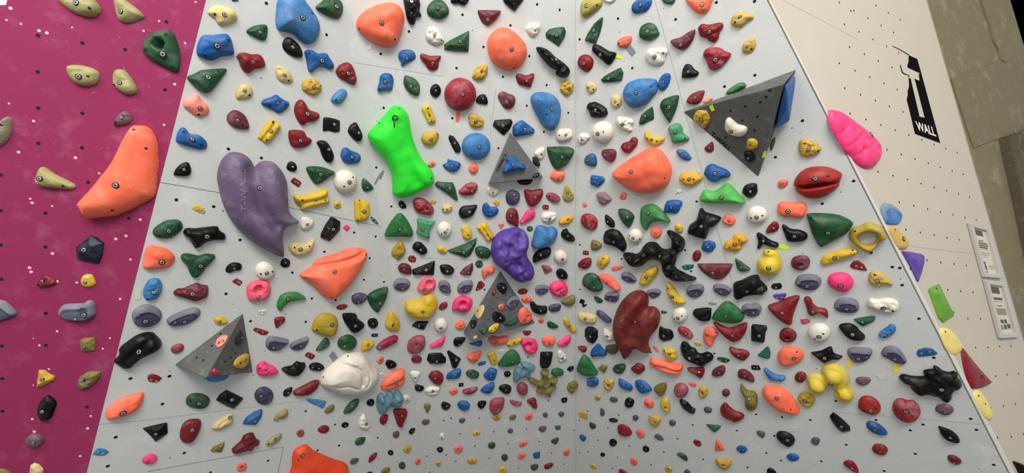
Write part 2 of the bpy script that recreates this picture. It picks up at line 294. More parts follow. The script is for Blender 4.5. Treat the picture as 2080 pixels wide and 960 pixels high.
q hn long jagged|215,785 235,778 290,790 342,800 330,825 280,832 240,820|280,808
R hr heart-shaped|387,795 410,770 450,758 478,775 480,805 490,835 470,858 440,850 420,825|445,795
K fr chalky|720,775 735,758 775,755 782,775 765,800 730,800|752,778
S fr round|E 565,922 25,23 0
S fr five-sided|692,915 705,895 735,892 750,910 735,935 710,940
D fr small bean-shaped|50,945 60,925 110,922 130,935 120,965 80,975 55,965|90,945
o fr small oval|212,950 235,925 270,920 283,940 265,965 225,970|250,947
C fr small mitten-shaped|368,945 390,915 425,903 440,930 430,960 395,970 370,965|405,940
T 680 640 3 L
K hr tall waisted|50,10 60,-10 130,-8 140,20 175,45 180,65 150,95 115,108 90,85 65,50|126,65
K hr small notched round|202,45 215,22 250,20 265,40 262,65 235,82 210,70|232,50
G hr round notched|20,180 30,145 70,122 110,125 135,150 130,185 105,212 70,217 35,205|60,188|40,150
Y hr bent|162,190 175,155 205,150 238,158 235,185 210,215 165,217|204,180
R3 hr long bean-shaped|255,195 275,170 320,140 365,122 385,130 375,160 330,190 285,212 260,210|270,193
i fp tiny dark|220,120 230,110 265,112 262,130 228,132|242,121
C fr tiny|258,275 270,255 298,255 297,280 280,297 262,290|282,272
K hr three-cornered|310,295 325,272 360,280 378,298 360,320 330,327 318,312|345,300
W fp small two-hole|270,358 285,346 308,358 305,375 285,378|285,360 296,365
Y hr upright waisted|310,60 320,10 335,-25 355,-15 385,10 400,60 390,92 350,97 325,88|357,58
T 640 700 4.8 L
O hg large tilted|648,415 660,380 720,300 800,250 870,240 880,300 880,350 850,390 780,425 680,442 655,440|795,382
T 680 640 3 C
K ha flat diamond|467,65 500,38 573,37 545,90 520,88|513,65
W hb ball|E 646,62 40,40 0|650,79|638,78
O hr small rounded|733,65 745,40 775,35 795,55 790,78 760,85 740,80|767,65
q hr large grooved|440,200 450,160 490,130 540,128 553,160 545,200 510,232 470,237 445,220|513,180||d 500,180,10,.2;d 505,210,10,.2
P hr thin slanted|578,182 610,165 650,140 672,125 672,150 655,185 620,190 590,193|635,173
K hr rounded|722,170 735,140 770,135 798,140 785,165 760,188 735,188|757,177
R fr oval|466,265 480,250 515,248 532,268 520,288 490,290 470,280|502,270
K ha wide|560,275 570,238 610,232 650,232 680,265 678,290 640,300 580,298|622,280
K ha long triangular|683,225 695,215 745,250 770,268 750,310 735,328 715,320 700,270|741,273
O hr scoop-shaped|806,258 825,235 870,222 890,220 888,255 860,285 830,285|855,275
B fp small bar|870,300 880,285 922,278 920,295 880,310|885,298 908,290
W hr small jug-shaped|458,362 470,342 515,345 520,360 500,400 485,402|490,382
R hn round|568,375 590,345 630,340 660,362 665,395 645,425 615,425 590,405|612,383
B hr flag-shaped|680,380 690,355 730,335 765,327 770,360 755,382 720,388 685,390|735,362
G hr oval|800,355 815,337 850,335 880,355 870,378 835,383 808,370|842,358
B hr lumpy square|907,370 925,345 945,322 970,325 990,335 985,360 970,395 930,395|951,367
K hr small jug-shaped|487,435 495,423 530,430 545,440 535,460 505,463 490,452|515,445
W hg wide|547,465 570,440 620,433 642,440 635,470 600,487 565,482|598,462
O fr small oval|697,465 710,445 740,445 752,460 740,480 710,483|728,463
K fp small square|757,412 785,412 785,430 755,437|770,423
R3 hr long slanted|778,462 800,450 870,437 860,465 820,482 790,475|825,462
B hr fin-shaped|888,460 910,435 950,415 973,413 970,445 945,475 905,472|930,452
G hr long leaf-shaped|55,595 70,560 110,520 147,510 140,545 100,590 65,600|105,555
K fr small round|195,530 210,513 235,512 242,535 225,553 200,548|222,535
e mr large three-lobed|260,560 262,500 280,478 300,482 308,500 325,470 345,465 365,480 375,462 400,465 415,490 415,530 390,560 360,565 335,555 320,580 305,605 275,600|348,537||H.32;B 285,520,22;B 390,510,24
W hr tiny|418,505 430,485 455,490 462,510 445,530 425,528|441,515
o hn cross-shaped|540,555 555,537 580,540 587,560 575,578 572,592 555,590 553,572
K hr small angular|648,545 665,528 705,545 700,565 680,578 655,570|682,552
B hr egg-shaped|747,545 765,525 805,525 825,550 810,575 775,580 755,565|788,552
K hr small tooth-shaped|870,540 885,523 923,525 918,550 895,570 875,560|898,545
R hr small leaf-shaped|275,640 285,615 323,605 322,635 300,665 280,660|302,635
R hr tall triangular|360,590 370,573 425,571 443,580 440,610 415,665 400,682 385,670 370,625|408,612
W hn pear-shaped|145,660 155,625 180,598 195,620 205,650 215,660 205,685 185,697 150,685|192,663
K fr small angular|40,670 55,652 82,655 84,672 60,686 45,680|65,670
N fr small oval|530,650 545,635 575,637 577,655 555,668 535,663|555,652
N fr small blunt|355,735 360,712 385,705 395,720 385,742 365,748
K fr small oval|453,708 465,690 490,688 485,712 465,726 455,720|470,706
S fr small oval|757,640 768,628 795,630 790,648 770,655 760,650
W fr small round|635,740 645,720 665,722 670,745 655,757 640,752|652,745
Y fr small oval|840,718 855,703 885,705 885,722 865,732 845,728|865,717
G fr leaf-shaped|125,770 140,750 175,742 188,750 175,780 145,793 128,788|158,768
D fr two-lobed|418,815 430,795 460,792 467,810 450,835 425,835|445,817
K fr tiny round|E 341,836 17,15 0|341,836
R fr small triangular|207,895 215,860 240,840 258,838 255,860 230,885|240,855
S fr oval|95,890 105,875 140,870 146,885 120,905 98,905
G fr round|E 411,915 20,22 20|411,912
K fr round|E 641,818 20,16 0|641,815
C fr flower-like|727,820 735,800 765,793 780,810 775,830 750,837 733,832|750,815
C fr tiny|488,900 500,875 522,873 522,890 505,910|508,890
D fr tiny|612,905 620,890 645,890 647,910 630,920|632,904
D fr bone-shaped|808,885 820,872 860,872 865,890 845,902 815,900|838,887
G fr oval|E 957,793 23,20 -15|955,793
G fr plump|E 1035,866 20,20 0|1035,866
Y fr round|E 1023,942 23,20 0|1023,942
o fr bottom-cropped|288,945 310,928 338,930 330,955 300,970 285,965
K fr bottom-cropped|197,958 225,952 228,970 195,975
T 1020 640 3 C
C fr tiny|217,30 230,17 255,28 245,47 225,45|236,32
G hr fish-shaped|275,55 282,37 310,45 343,68 315,80 285,75|300,58
Y hr wrench-shaped|373,30 385,12 405,25 420,55 452,80 445,97 420,97 395,75 378,50|410,65
S fr round|E 50,704 17,15 0
N fr angular|222,692 235,678 268,677 268,698 245,710 228,703|248,692
S fp square|320,675 345,670 357,672 355,697 325,697
G fr triangular|298,770 315,752 345,748 340,770 322,786|325,765
C fr small oval|103,790 115,770 150,767 150,785 125,800 108,800|128,785
C fr small oval|95,860 108,840 140,840 143,855 125,870 100,872|118,856
B fp square|188,840 205,835 232,830 230,870 195,872 190,858|203,848 218,860
C fr small square|373,840 380,820 405,817 412,835 400,853 378,852|392,836
G fr oval|173,925 185,910 218,910 217,930 195,943 178,938|195,925
R fr oval|257,920 270,905 305,900 312,912 290,932 262,935|288,917
T 1020 310 3 R
b2 hr small blunt|498,50 510,20 545,5 570,20 575,75 545,83 510,72|529,46
M hr rounded|603,5 610,-15 640,-22 680,-20 695,0 690,35 670,57 640,52 615,30|628,15
B hn small lumpy|535,175 540,135 570,140 610,145 627,165 610,190 580,213 560,200 540,195|568,171
N2 hr three-cornered|573,260 580,245 620,240 640,255 665,285 645,305 615,322 590,305 580,285|603,300
O fp tiny triangular|490,305 505,300 520,315 512,332 492,328|503,317
O mr large half-round|665,130 680,110 730,70 790,30 840,0 880,-20 920,-22 960,-10 1000,40 1025,90 1025,140 1010,190 970,230 910,252 850,255 790,240 730,205 680,165|785,115|990,155|H.42
O hr tiny round|713,260 735,240 757,250 752,280 720,278|732,262
R3 hn chalky round|475,420 480,385 510,370 550,378 580,410 578,455 555,475 520,470 490,450|530,442
K hr fang-shaped|625,385 640,380 680,415 685,450 665,455 640,440 628,420|643,420
G hr kite-shaped|705,360 715,343 760,348 800,380 800,410 775,458 745,440 720,405|764,392
g mr large fin-shaped|838,380 845,340 880,318 920,315 970,350 1020,410 1015,425 970,418 920,425 895,445 880,473 855,460 840,420|889,368||H.35
o hr small triangular|538,570 545,535 575,537 605,560 600,580 570,595 545,590|573,565
K hg large shell-shaped|615,510 630,478 670,468 710,480 740,520 755,560 752,590 735,605 700,580 660,565 620,550|680,543
W hb ball|E 810,508 45,42 0|797,520|778,505 838,525
O hr small round|905,480 915,458 945,452 968,465 972,490 955,515 925,515 908,500|935,490
R fp two-screw square|490,620 493,595 525,597 530,622|502,608 517,609
R hr leaf-shaped|458,685 480,655 520,640 540,650 542,680 520,705 480,705|502,684
Y hg two-hole block|575,670 590,640 640,625 655,655 635,690 605,708 580,690|601,678|613,643
G hr large egg-shaped|485,795 495,755 530,735 570,745 595,780 612,820 600,843 555,847 510,825|560,820
C hr long winged|578,755 590,740 640,740 680,770 718,820 715,840 690,842 650,815 610,785|631,797
V hl small ledge|723,750 735,730 770,730 800,750 818,775 805,790 760,788 730,770|757,773
Y hr banana-shaped|835,790 845,755 875,715 920,695 945,698 948,730 925,765 895,800 865,808 838,800|878,758
V hl ledge|620,880 635,855 680,848 710,855 710,890 690,908 650,905 625,895|660,895
T 1240 440 4.8 R
C fp flat oval|5,500 20,485 80,475 125,480 120,500 60,525 15,525|40,502 85,495
K mr huge three-armed|120,370 150,355 205,360 245,370 285,345 310,300 350,262 400,252 450,265 490,310 540,325 580,310 590,270 585,210 560,175 548,145 575,138 620,155 670,185 710,220 724,270 705,330 650,375 640,430 625,485 650,520 700,545 770,580 825,600 830,620 790,632 700,638 620,632 575,610 530,580 500,530 495,480 475,440 430,420 370,430 310,480 250,492 190,475 150,430|480,385||H.25;B 160,390,38;B 250,430,62;B 325,385,55;B 410,340,85;B 540,400,80;B 600,190,38;B 655,260,70;B 610,360,50;B 560,510,65;B 650,585,58;B 745,605,38
Y hr tiny round|625,115 632,80 655,65 690,78 707,110 700,150 670,160 640,145|657,122
Y hr banana-shaped|540,660 555,640 590,655 640,720 680,780 725,815 730,842 690,848 650,860 610,840 580,800 550,730|601,782|562,697 645,835
V hl round ledge|735,730 750,690 800,668 870,655 905,680 912,720 890,760 840,790 780,785 745,755|837,752|775,758
V hl wide ledge|333,755 350,730 400,712 460,712 490,735 490,765 450,800 400,815 365,790|407,783|355,765
T 1160 580 4.8 R
K fp double-arrow|78,160 95,125 135,145 130,165 120,168 130,185 155,178 150,195 122,210 105,200 112,190 103,170 88,170
G fp small leaf-shaped|220,110 240,100 280,115 310,140 305,165 270,172 240,155|250,140
r mr giant heart-tailed|400,440 405,350 440,240 500,150 580,85 650,67 700,80 735,120 745,180 740,225 790,228 835,255 858,310 850,390 820,450 770,510 745,570 745,610 768,655 750,662 700,650 640,620 600,635 560,700 530,724 510,705 470,630 430,550|625,350||H.36;v 55,.35 735,222 690,275 640,340 605,430 590,520
G fp tiny triangular|878,245 890,238 945,258 920,270 880,272|900,256
W hb ball|E 1058,288 75,72 0|1040,317|1080,294 1008,325
y hr long rounded|68,290 75,265 110,262 180,275 235,300 245,335 230,362 150,360 95,340|137,325|208,333
V hr thin|243,260 260,240 300,250 350,290 390,330 385,355 340,352 290,320 255,290
K ha seven-sided|130,430 160,402 215,408 258,440 258,510 235,550 210,570 155,545 128,490|187,495
W hn pointed|305,475 320,410 360,440 405,470 420,530 380,535 330,520|350,493
K ha notched|852,490 855,430 868,395 910,420 965,430 990,450 1000,500 980,530 900,548 860,520|903,488
R hr small oval|63,600 80,588 130,590 152,605 145,640 125,648 90,630|115,615
B hr guitar-pick|187,650 210,610 250,575 275,572 300,610 343,650 340,682 300,688 260,685 220,695 195,680|245,655
x hr rounded|333,620 345,585 390,578 440,575 462,600 450,645 415,670 370,655|405,657
C fp thin diamond|793,590 810,583 845,610 860,650 825,635|815,605
Y hn star-shaped|890,625 900,605 940,605 955,595 975,615 1020,630 1025,665 1040,700 1010,722 960,728 920,710 905,665|959,668|910,632
O hg long bar|762,740 785,710 840,718 920,740 1000,765 1080,765 1085,810 1065,850 990,852 900,835 820,800 768,785|908,798|820,783
G2 hr large triangular|52,800 80,730 122,678 180,730 225,800 258,850 240,878 175,885 110,870 60,830|140,815|168,800
o hr small star-shaped|258,800 285,790 300,768 325,780 355,785 345,810 325,850 295,830
G hr rounded|405,810 430,778 480,765 520,768 530,800 510,845 470,862 430,850 408,830|460,825
R hn rounded|575,810 600,790 640,755 680,760 715,785 722,820 690,850 655,865 620,845|655,798
T 0 0 1 R
R3 hn long chalky|1375.6,669.6 1380,663 1389,664 1400,669 1406,676 1408,683 1405,688 1393,686 1382,680|1393,677
B hr blunt|1348,427 1353,410 1365,406 1380,407 1386,412 1381,425 1375,433 1360,433 1350,431|1363.5,421.5
t hr rounded square|1357,263 1360,255 1377,250 1385,257 1388,270 1399,279 1397,286 1380,290 1366,290 1362,277|1371,268|1391.5,281
G hr pointed leaf|1340,213 1345,203 1358,197 1377,193 1378,203 1373,223 1363,245 1359,249 1350,237 1342,222|1358.7,217.7
G mr large rounded triangular|1640,440 1643,435 1667,434 1700,437 1718,443 1732,452 1733,458 1720,475 1700,487 1672,502 1665,502 1655,487 1647,467|1682,473|1647,442 1726,457|H.35
Y hr long banana-shaped|1667,532 1673,520 1690,512 1710,507 1733,504 1742,508 1738,515 1720,523 1700,530 1680,538 1670,537|1695,523.7|1732,508
Y3 mr huge three-lobed|1638,770 1645,762 1660,760 1672,762 1669,751 1678,741 1695,739 1708,745 1720,755 1726,770 1724,784 1733,797 1734,808 1728,816 1715,817 1702,813 1694,803 1697,793 1687,784 1680,786 1675,796 1665,801 1652,800 1643,793 1641,783|1687,780||H.22;B 1658,784,17;B 1692,766,19;B 1716,801,16
K ha long tapered|1685,846 1693,838 1703,845 1715,855 1727,867 1728,875 1713,879 1703,873 1692,860|1709,866
T 1380 560 4.8 R
K mn large craggy|5,710 15,660 40,643 80,660 110,700 155,715 180,760 220,765 265,745 310,760 335,790 325,825 275,850 245,880 205,885 160,860 100,840 55,815 25,780|97,803||H.3
Y fp two-screw|145,640 170,635 215,650 213,680 155,678|168,656 195,661
C hr kidney-shaped|230,600 245,520 290,498 335,510 370,545 375,575 345,620 325,670 290,685 255,660 235,625|274,582|354,550
R hr large crescent|330,460 360,460 420,490 480,510 540,500 610,470 655,460 662,490 645,555 600,620 545,645 490,635 420,580 365,520|516,582|602,560
G2 hr large domed triangular|315,420 335,370 380,310 430,262 475,255 520,275 580,325 625,380 632,415 600,450 530,468 430,460 350,440|453,392
V hl large ledge|605,335 615,300 650,278 710,275 760,268 795,300 800,340 780,380 730,400 670,395 620,365|720,360|655,370
K hg rough block|128,360 150,330 220,318 305,317 310,350 305,420 280,440 210,440 160,415 135,385
S2 fp tiny|280,262 300,248 365,255 360,280 300,280|303,264 340,266
V hl oval ledge|327,115 340,85 390,78 450,90 500,125 503,155 470,190 420,195 370,175 335,145|402,158
K mg large slanted|525,90 560,65 620,45 690,10 765,2 790,50 850,110 860,145 830,165 815,190 740,190 660,200 600,230 560,238 530,215 525,160|660,152|797,143 620,145|H.42
K fp rounded|892,105 910,75 985,68 1002,95 995,125 940,133 905,125|943,113
v fp half-moon|908,188 940,175 1040,167 1043,190 1020,225 980,237 930,215|952,215 998,210
R mr large curved triangular|862,310 885,285 960,260 1050,220 1120,200 1160,198 1175,215 1155,270 1125,350 1105,420 1100,465 1075,480 1030,465 960,420 900,365|1000,362|1110,252|H.32
K ha square|700,500 715,475 760,478 850,490 858,520 840,560 832,640 815,657 740,648 698,635|775,583
R2 hr round pocketed|975,590 985,545 1020,515 1080,515 1130,545 1145,585 1125,630 1075,650 1015,640 985,620|||d 1052,610,18,.95
R hr lumpy slanted|485,710 505,695 550,710 620,720 670,740 685,770 660,805 630,828 590,820 540,795 500,750|577,773
T2 ha pyramid-shaped|760,775 800,740 855,690 870,695 890,740 885,800 860,810 800,795|837,777
G fp leaf-shaped|362,805 375,792 430,792 490,815 493,828 455,848 400,835|402,822 453,827
T 1360 640 3 R
O hr large round|657,260 670,220 700,198 750,195 795,210 820,240 810,275 780,295 730,312 700,313 670,295|758,262|775,222
R hn three-cornered|105,325 120,318 160,320 210,315 215,340 205,375 185,385 160,365 115,340|180,345
M hr small rounded|257,350 275,325 315,308 335,310 340,340 325,365 290,375 262,370|300,350
M hr bean-shaped|415,355 425,335 455,330 490,350 515,380 515,408 490,405 455,390 420,380|458,370
K fp two-screw diamond|497,308 505,302 545,305 558,333 500,332|515,318 535,319
b hr crescent|575,330 590,322 620,345 660,365 700,368 705,390 685,403 640,400 610,395 590,365|618,383|670,395
R2 hr small egg-shaped|763,380 775,355 805,345 832,358 832,385 815,405 785,408 768,398|792,383
C fp small fan-shaped|110,410 140,407 165,415 160,437 130,432|137,420
q hb ball|E 69,460 45,43 0|57,480|48,460
D hn flower-like|175,460 185,437 210,433 232,448 235,478 220,500 190,500 177,485|200,470
M fb small round|E 344,472 24,23 0|344,473
o hr gourd-shaped|430,440 440,422 455,440 480,462 515,465 535,495 537,540 525,572 500,582 470,575 458,545 462,510 445,485|486,515||B 500,525,42
O mr large oval|565,470 580,442 620,435 680,445 730,480 770,530 793,580 790,602 750,605 690,590 630,560 585,515|653,506|738,573|H.35
m hn pocketed|780,510 790,485 820,465 860,480 887,500 885,535 870,555 830,560 795,540|826,520
K ha horned|58,520 70,512 110,530 135,560 160,575 150,603 115,595 80,570 65,545
S fr oval|E 234,576 26,19 10|228,576
S fr small round|E 17,655 21,19 20
R2 hr kidney-shaped|308,590 315,555 340,536 365,560 400,585 440,600 456,620 430,645 395,653 370,640 335,625
G fr claw-shaped|225,665 260,668 310,672 305,690 275,710 250,692|275,685
S fr triangular|530,712 545,703 580,712 578,740 565,748 540,730
K hr large egg-shaped|650,735 665,712 705,712 745,730 765,760 755,790 725,802 690,785 660,760|718,760
S fr angular|862,765 875,745 905,745 917,765 900,790 870,780|890,765
R fp tilted oval|143,770 155,755 185,765 197,790 180,802 155,790|180,785
C fr cone-shaped|277,820 285,762 300,762 325,800 335,818 300,825|300,803
B fr bean-shaped|406,815 425,795 455,797 474,815 460,838 430,838|425,820 450,818
G fr flat claw-shaped|42,845 75,838 105,860 107,888 75,872
D hr bone-shaped|278,890 290,873 330,878 365,878 378,905 355,935 315,935 290,915|332,912
B fr oval|712,860 740,842 775,848 792,870 770,888 735,885|752,865
K fr bottom-cropped|593,945 610,930 635,940 652,960 640,975 600,970
S fr bottom-cropped|90,950 105,938 125,950 120,970 95,968
T 1360 0 3 R
O hr top-cropped|103,8 130,45 165,75 200,82 235,65 258,15 255,-20 110,-15|199,29
y2 hr shell-shaped|376,130 385,95 420,70 460,68 500,85 513,110 480,125 455,150 430,165 395,160 378,148|429,105|400,135
R hn blocky|172,165 195,142 240,150 300,135 325,140 328,165 305,195 300,235 275,260 240,250 225,235 185,220 175,190|243,194
M hn fin-shaped|3,250 15,240 70,225 120,190 155,176 158,195 145,240 115,285 80,305 45,297 15,275|68,275
R3 hn large lobed|200,335 215,300 250,285 310,290 340,312 375,322 372,345 345,380 310,415 270,432 240,420 225,375|279,364
y2 hr pear-shaped|442,300 450,265 480,240 515,228 527,265 515,305 480,325 452,320|472,284|499,299
K hr rounded triangular|73,465 80,420 100,390 130,395 150,420 178,440 165,465 120,475 80,475|114,436
R hr lens-shaped|102,615 125,580 165,558 210,550 210,575 190,620 155,636 120,632|156,594
R hr small drop-shaped|213,900 240,875 258,862 268,880 268,915 245,930 222,920|241,902
B hr small blunt|42,915 75,910 105,925 130,955 130,970 105,978 75,968 55,950|77,951
D hn lumpy|785,910 790,860 815,843 860,855 900,870 928,905 915,930 880,945 840,958 800,950|849,908|823,873 905,918
T 1380 130 3.992 V1
D hn lumpy|108,440 120,400 150,375 220,380 250,440 235,490 200,528 165,500 120,465|178,455||H.25
W hr crescent|368,480 380,445 405,437 435,460 470,490 530,508 548,530 540,565 500,590 440,585 400,565 370,530|418,548||H.3
Y hr small blunt|545,640 555,610 600,605 635,635 625,680 580,692 550,680|575,658||H.3
K hr small rounded|520,720 545,705 590,712 612,750 605,780 570,800 535,785 525,755|558,763||H.3
T 1380 130 3.992 R
g hr half-hidden|372,275 400,235 450,200 500,175 545,180 553,215 480,255 420,275|525,180||H.4
p hr thin half-hidden|205,322 250,296 294,280 296,305 245,335|||H.2
G2 hr side half-hidden|722,650 740,600 764,580 767,620 748,672 728,695|||H.3
T 1360 310 3 R
R4 mr large lip-shaped|760,185 775,150 810,115 850,95 910,87 970,92 1020,110 1050,128 1055,140 1040,185 1035,205 990,245 940,275 880,285 830,275 785,250 768,225 775,213 762,205|888,157|965,142|H.4;v 11,.75 765,212 830,214 880,206 940,196 1040,188;v 14,.5 840,212 880,205 940,194
C hr tiny blunt|660,185 672,168 720,165 718,195 690,215 662,208|683,190
O hr peanut-shaped|657,345 665,310 700,298 745,305 790,302 825,310 838,345 825,385 790,398 740,392 690,392 662,370|721,357
M hr round pocketed|740,670 755,640 795,627 840,632 857,660 850,695 820,715 780,715 750,700|||d 797,683,14,.95
Y3 hr shell-topped round|532,700 540,655 575,630 570,605 590,588 640,590 665,610 680,650 685,690 665,735 620,752 570,745 540,725|603,704|602,602|B 605,690,60
K hr boomerang|685,450 700,440 740,465 790,470 835,490 842,515 820,537 770,545 720,540 705,510|760,510
K hr bone-shaped|530,500 545,487 575,505 620,535 660,550 665,570 640,578 590,565 570,560 550,585 533,580 540,545|571,538
R hr drop-shaped|587,480 605,445 635,420 660,428 668,455 650,480 600,490|633,460
W hb large ball|E 534,380 64,52 0|530,394|497,397 565,383
O hr small round|323,410 340,378 365,375 400,400 400,425 380,445 345,440 325,425|362,413
K mg large log-like|110,490 120,445 160,415 180,350 200,343 220,365 300,390 313,408 280,445 240,470 225,520 205,525 150,510|193,449||H.42
B hn small lumpy|190,575 205,545 240,535 275,545 283,570 265,600 230,608 200,595|235,575
A hr waisted|328,570 345,540 380,525 400,500 440,495 475,525 465,545 435,560 440,580 410,602 365,598 335,590|398,559|365,578 424,532
R fr oval|E 166,628 26,35 20|164,628
T fp small curved|73,690 100,682 150,680 145,700 115,713 85,710|95,697 125,694
M hr wide half-moon|170,680 190,677 370,677 381,685 370,720 335,760 300,775 260,768 215,740 185,710|264,732||H.22
G hr small fin-shaped|400,650 410,647 460,680 493,708 470,720 430,722 410,700|437,698
g2 mr long hill-shaped|180,285 200,240 220,228 265,237 300,220 345,188 380,205 420,250 460,298 440,310 370,310 270,310 210,305|315,273||H.4
K hr round notched|443,240 455,205 490,188 530,190 535,215 535,245 510,272 480,275 455,258|492,237
A hr lens-shaped|58,155 75,125 115,115 160,120 202,155 170,185 130,203 90,195 65,175|119,162|85,162 147,162
B hr fish-shaped|209,125 225,85 260,68 300,85 340,100 372,128 360,150 320,158 280,180 240,170 218,145|277,127|345,127 218,127
W fp tiny angled|32,255 45,225 70,222 75,240|50,240
T 1020 0 3 R
o2 hr large oval|475,65 480,20 500,0 550,-15 600,0 607,25 590,50 545,85 505,107 485,100|513,35|577,31
W hr top-cropped|610,0 650,18 680,8 690,-10 610,-10
B hr tilted rounded|787,45 800,15 840,-10 900,-10 912,10 895,50 870,70 820,83 795,75|842,31|795,60
G ha tall blade|500,245 520,200 560,140 605,102 613,110 608,150 595,200 570,265 540,262|558,187
K hr peanut-shaped|545,295 560,268 600,280 650,310 690,320 690,345 665,385 640,395 610,370 570,335 550,315|597,334
C hr small blunt|700,255 725,230 780,217 790,235 780,265 750,290 710,285|744,264|712,265
G hr chalky round|833,200 845,160 890,137 930,150 950,185 957,210 920,240 880,248 840,230|884,190
R hr rounded|458,380 470,345 505,330 540,345 555,375 545,415 515,438 485,425 465,405|498,387
W hr flat scooped|873,350 885,305 930,290 990,292 1010,315 995,345 985,380 950,400 900,390|928,347|980,323|d 950,330,18,.3
G ha flat wedge|598,485 625,460 680,430 720,410 737,440 730,490 680,500 615,503|648,478
y hr small two-hole|510,530 520,505 550,500 573,525 570,550 545,573 525,560|525,535|555,545
y hr small rounded|660,610 670,580 705,577 727,605 720,640 695,657 670,648|690,619|705,637
b mr large rounded|733,580 740,540 770,500 830,480 890,478 935,485 943,515 940,560 910,595 880,630 820,657 780,655 745,620|816,565|910,527|H.4
B hr tall oval|940,520 955,475 985,447 1015,448 1023,475 1010,520 985,550 955,555|975,501|990,470
K hn two-lobed|510,660 520,630 560,618 600,635 635,660 643,695 620,718 560,720 535,710 530,680|568,671
W hn four-lobed|690,740 700,710 740,708 790,720 803,745 785,770 795,795 770,805 735,790 700,765|731,759
W hb large ball|E 609,805 67,66 0|582,815|617,803
G ha gem-shaped|832,745 845,700 880,670 915,648 922,680 925,725 890,740 855,760 835,758|870,708
W hn small rounded|457,840 475,810 515,810 537,835 525,850 505,875 470,878|486,850
Y hr two-hole banana-shaped|865,830 872,800 890,798 915,830 950,835 985,835 985,860 950,885 910,885 880,860|910,850|943,860 884,846
R hn figure-like|718,895 735,870 775,860 785,840 810,833 827,850 822,885 800,910 775,935 745,932|773,895
G hr top-cropped|975,0 990,20 1035,25 1050,10 1050,-10 970,-10
T 1020 640 3 R
R hr bonnet-shaped|702,700 705,675 735,668 770,685 790,720 770,735 730,730 708,718
C fr oval|815,710 825,697 855,700 870,725 855,748 830,740|840,722
S fr crescent|927,740 940,725 965,730 985,758 960,760
K fr egg-shaped|E 675,776 24,22 20|680,778
K fr ribbed|E 876,815 22,18 35|876,815
K fr tiny round|E 612,849 15,12 10
C fr small oval|780,885 790,870 815,875 825,898 810,913 790,905|803,890
Y fr small pointed|535,915 545,902 565,908 572,930 550,933|552,918
R fr bottom-cropped|710,945 725,938 755,950 760,970 720,970
D fr oval|993,930 1010,918 1035,930 1035,950 1015,955 995,945|1013,935
B hr square|515,400 525,385 565,380 585,395 582,425 555,435 520,430|545,408
y2 hn flower-like|615,410 625,390 655,385 682,400 680,430 660,458 635,455 620,435|647,425
B hr slanted bean|708,400 715,387 745,400 785,425 795,445 785,460 750,450 715,430|740,420
B hr large leaf-shaped|808,415 820,398 860,402 895,430 912,458 880,470 850,475 820,450|850,430
o hn lumpy|922,450 935,430 970,415 1000,412 1002,450 985,490 960,495 940,475
D fr small round|E 582,502 19,17 0|582,504
S fr bean-shaped|655,512 665,497 695,502 705,518 690,530 665,525
K ha onion-shaped|743,540 750,515 770,500 800,515 805,530 795,558 770,567 748,555|772,538
C hr oval|863,530 875,513 905,515 923,535 918,560 890,562 868,548|885,540
Y hr long oval|963,535 975,508 1005,508 1020,540 1022,580 1010,596 985,575 968,555|995,560
S fr upright|597,590 600,567 615,570 626,600 612,613 598,605
K fr flat oval|E 678,639 28,12 8|678,639
D fp corner-shaped|458,588 500,588 520,597 522,635 480,622|492,605
S fr plump round|E 813,624 18,17 0
D hn leaf-shaped|890,640 895,612 925,610 970,630 962,655 940,685 910,670|930,645
G fr oval|530,660 540,653 565,663 570,685 550,692 535,680|551,672
B fr small heart-shaped|470,735 485,727 510,740 508,758 495,767 475,750|490,745
T 1600 560 4.364 R
K hr manta-shaped|208,685 225,680 300,665 370,632 395,640 415,690 480,712 485,722 450,745 400,745 345,765 320,772 290,755 250,720|326,730
W hn long wavy|705,255 715,215 745,200 800,215 870,198 940,205 985,235 995,270 970,310 920,328 840,318 760,300 715,275|848,288|932,310
V hl wide ledge|412,265 430,225 480,200 550,198 605,215 633,255 630,300 590,325 520,330 450,318 420,295|522,294|450,270
R hr L-shaped|145,215 155,190 185,185 210,205 225,245 270,280 330,290 355,315 360,365 340,372 310,345 270,330 235,355 195,350 175,320 165,270|223,318
P2 fp flat square|110,385 180,378 205,410 130,432|150,400 168,405
W hb large ball|E 280,505 102,78 0|276,540|315,513 240,557
P hb large round|355,50 375,0 450,-25 530,-15 570,20 588,60 570,110 520,140 460,142 400,115 365,85|470,90
V hl large ledge|65,60 90,10 140,-10 220,-12 275,5 300,40 290,85 250,120 180,130 110,110 75,85|170,92|103,63
T 1700 310 3 R
m hr ring-shaped|75,500 95,465 150,445 185,428 230,435 280,460 305,515 270,535 240,560 215,600 180,605 130,575 85,540||95,470|H.35;h 130,520 150,495 190,485 230,495 245,525 230,550 190,560 150,550
R fp pointed two-screw|77,690 100,660 130,655 165,680 187,718 150,717 95,705|117,690 150,700
y2 hn bean-shaped|190,780 200,730 240,717 290,740 330,780 348,805 320,812 290,800 250,820 210,805|245,782|230,743
T 1700 640 3 R
G ha flat bar|102,25 130,18 210,5 237,8 230,35 190,55 160,70 140,60 115,40|155,42
K hr large leaf-shaped|12,75 30,55 80,52 120,70 140,95 172,125 165,150 120,154 75,145 40,115|94,118
b hn two-hole|253,120 270,95 310,70 330,53 355,60 363,85 350,110 310,135 280,138 258,132|318,120|290,132
V hl hooked ledge|65,230 75,205 120,198 170,202 205,205 217,225 200,260 160,285 110,288 80,265|130,265|181,255
V hl sloping ledge|273,230 290,200 330,188 370,200 405,235 425,280 405,297 360,290 310,265 280,250|352,267|300,240
b2 fp long two-screw|485,235 495,210 540,197 580,203 617,232 600,242 540,250 500,253|515,232 565,222
N hr oval|115,400 125,382 160,377 200,383 207,400 190,420 155,427 125,415|163,412
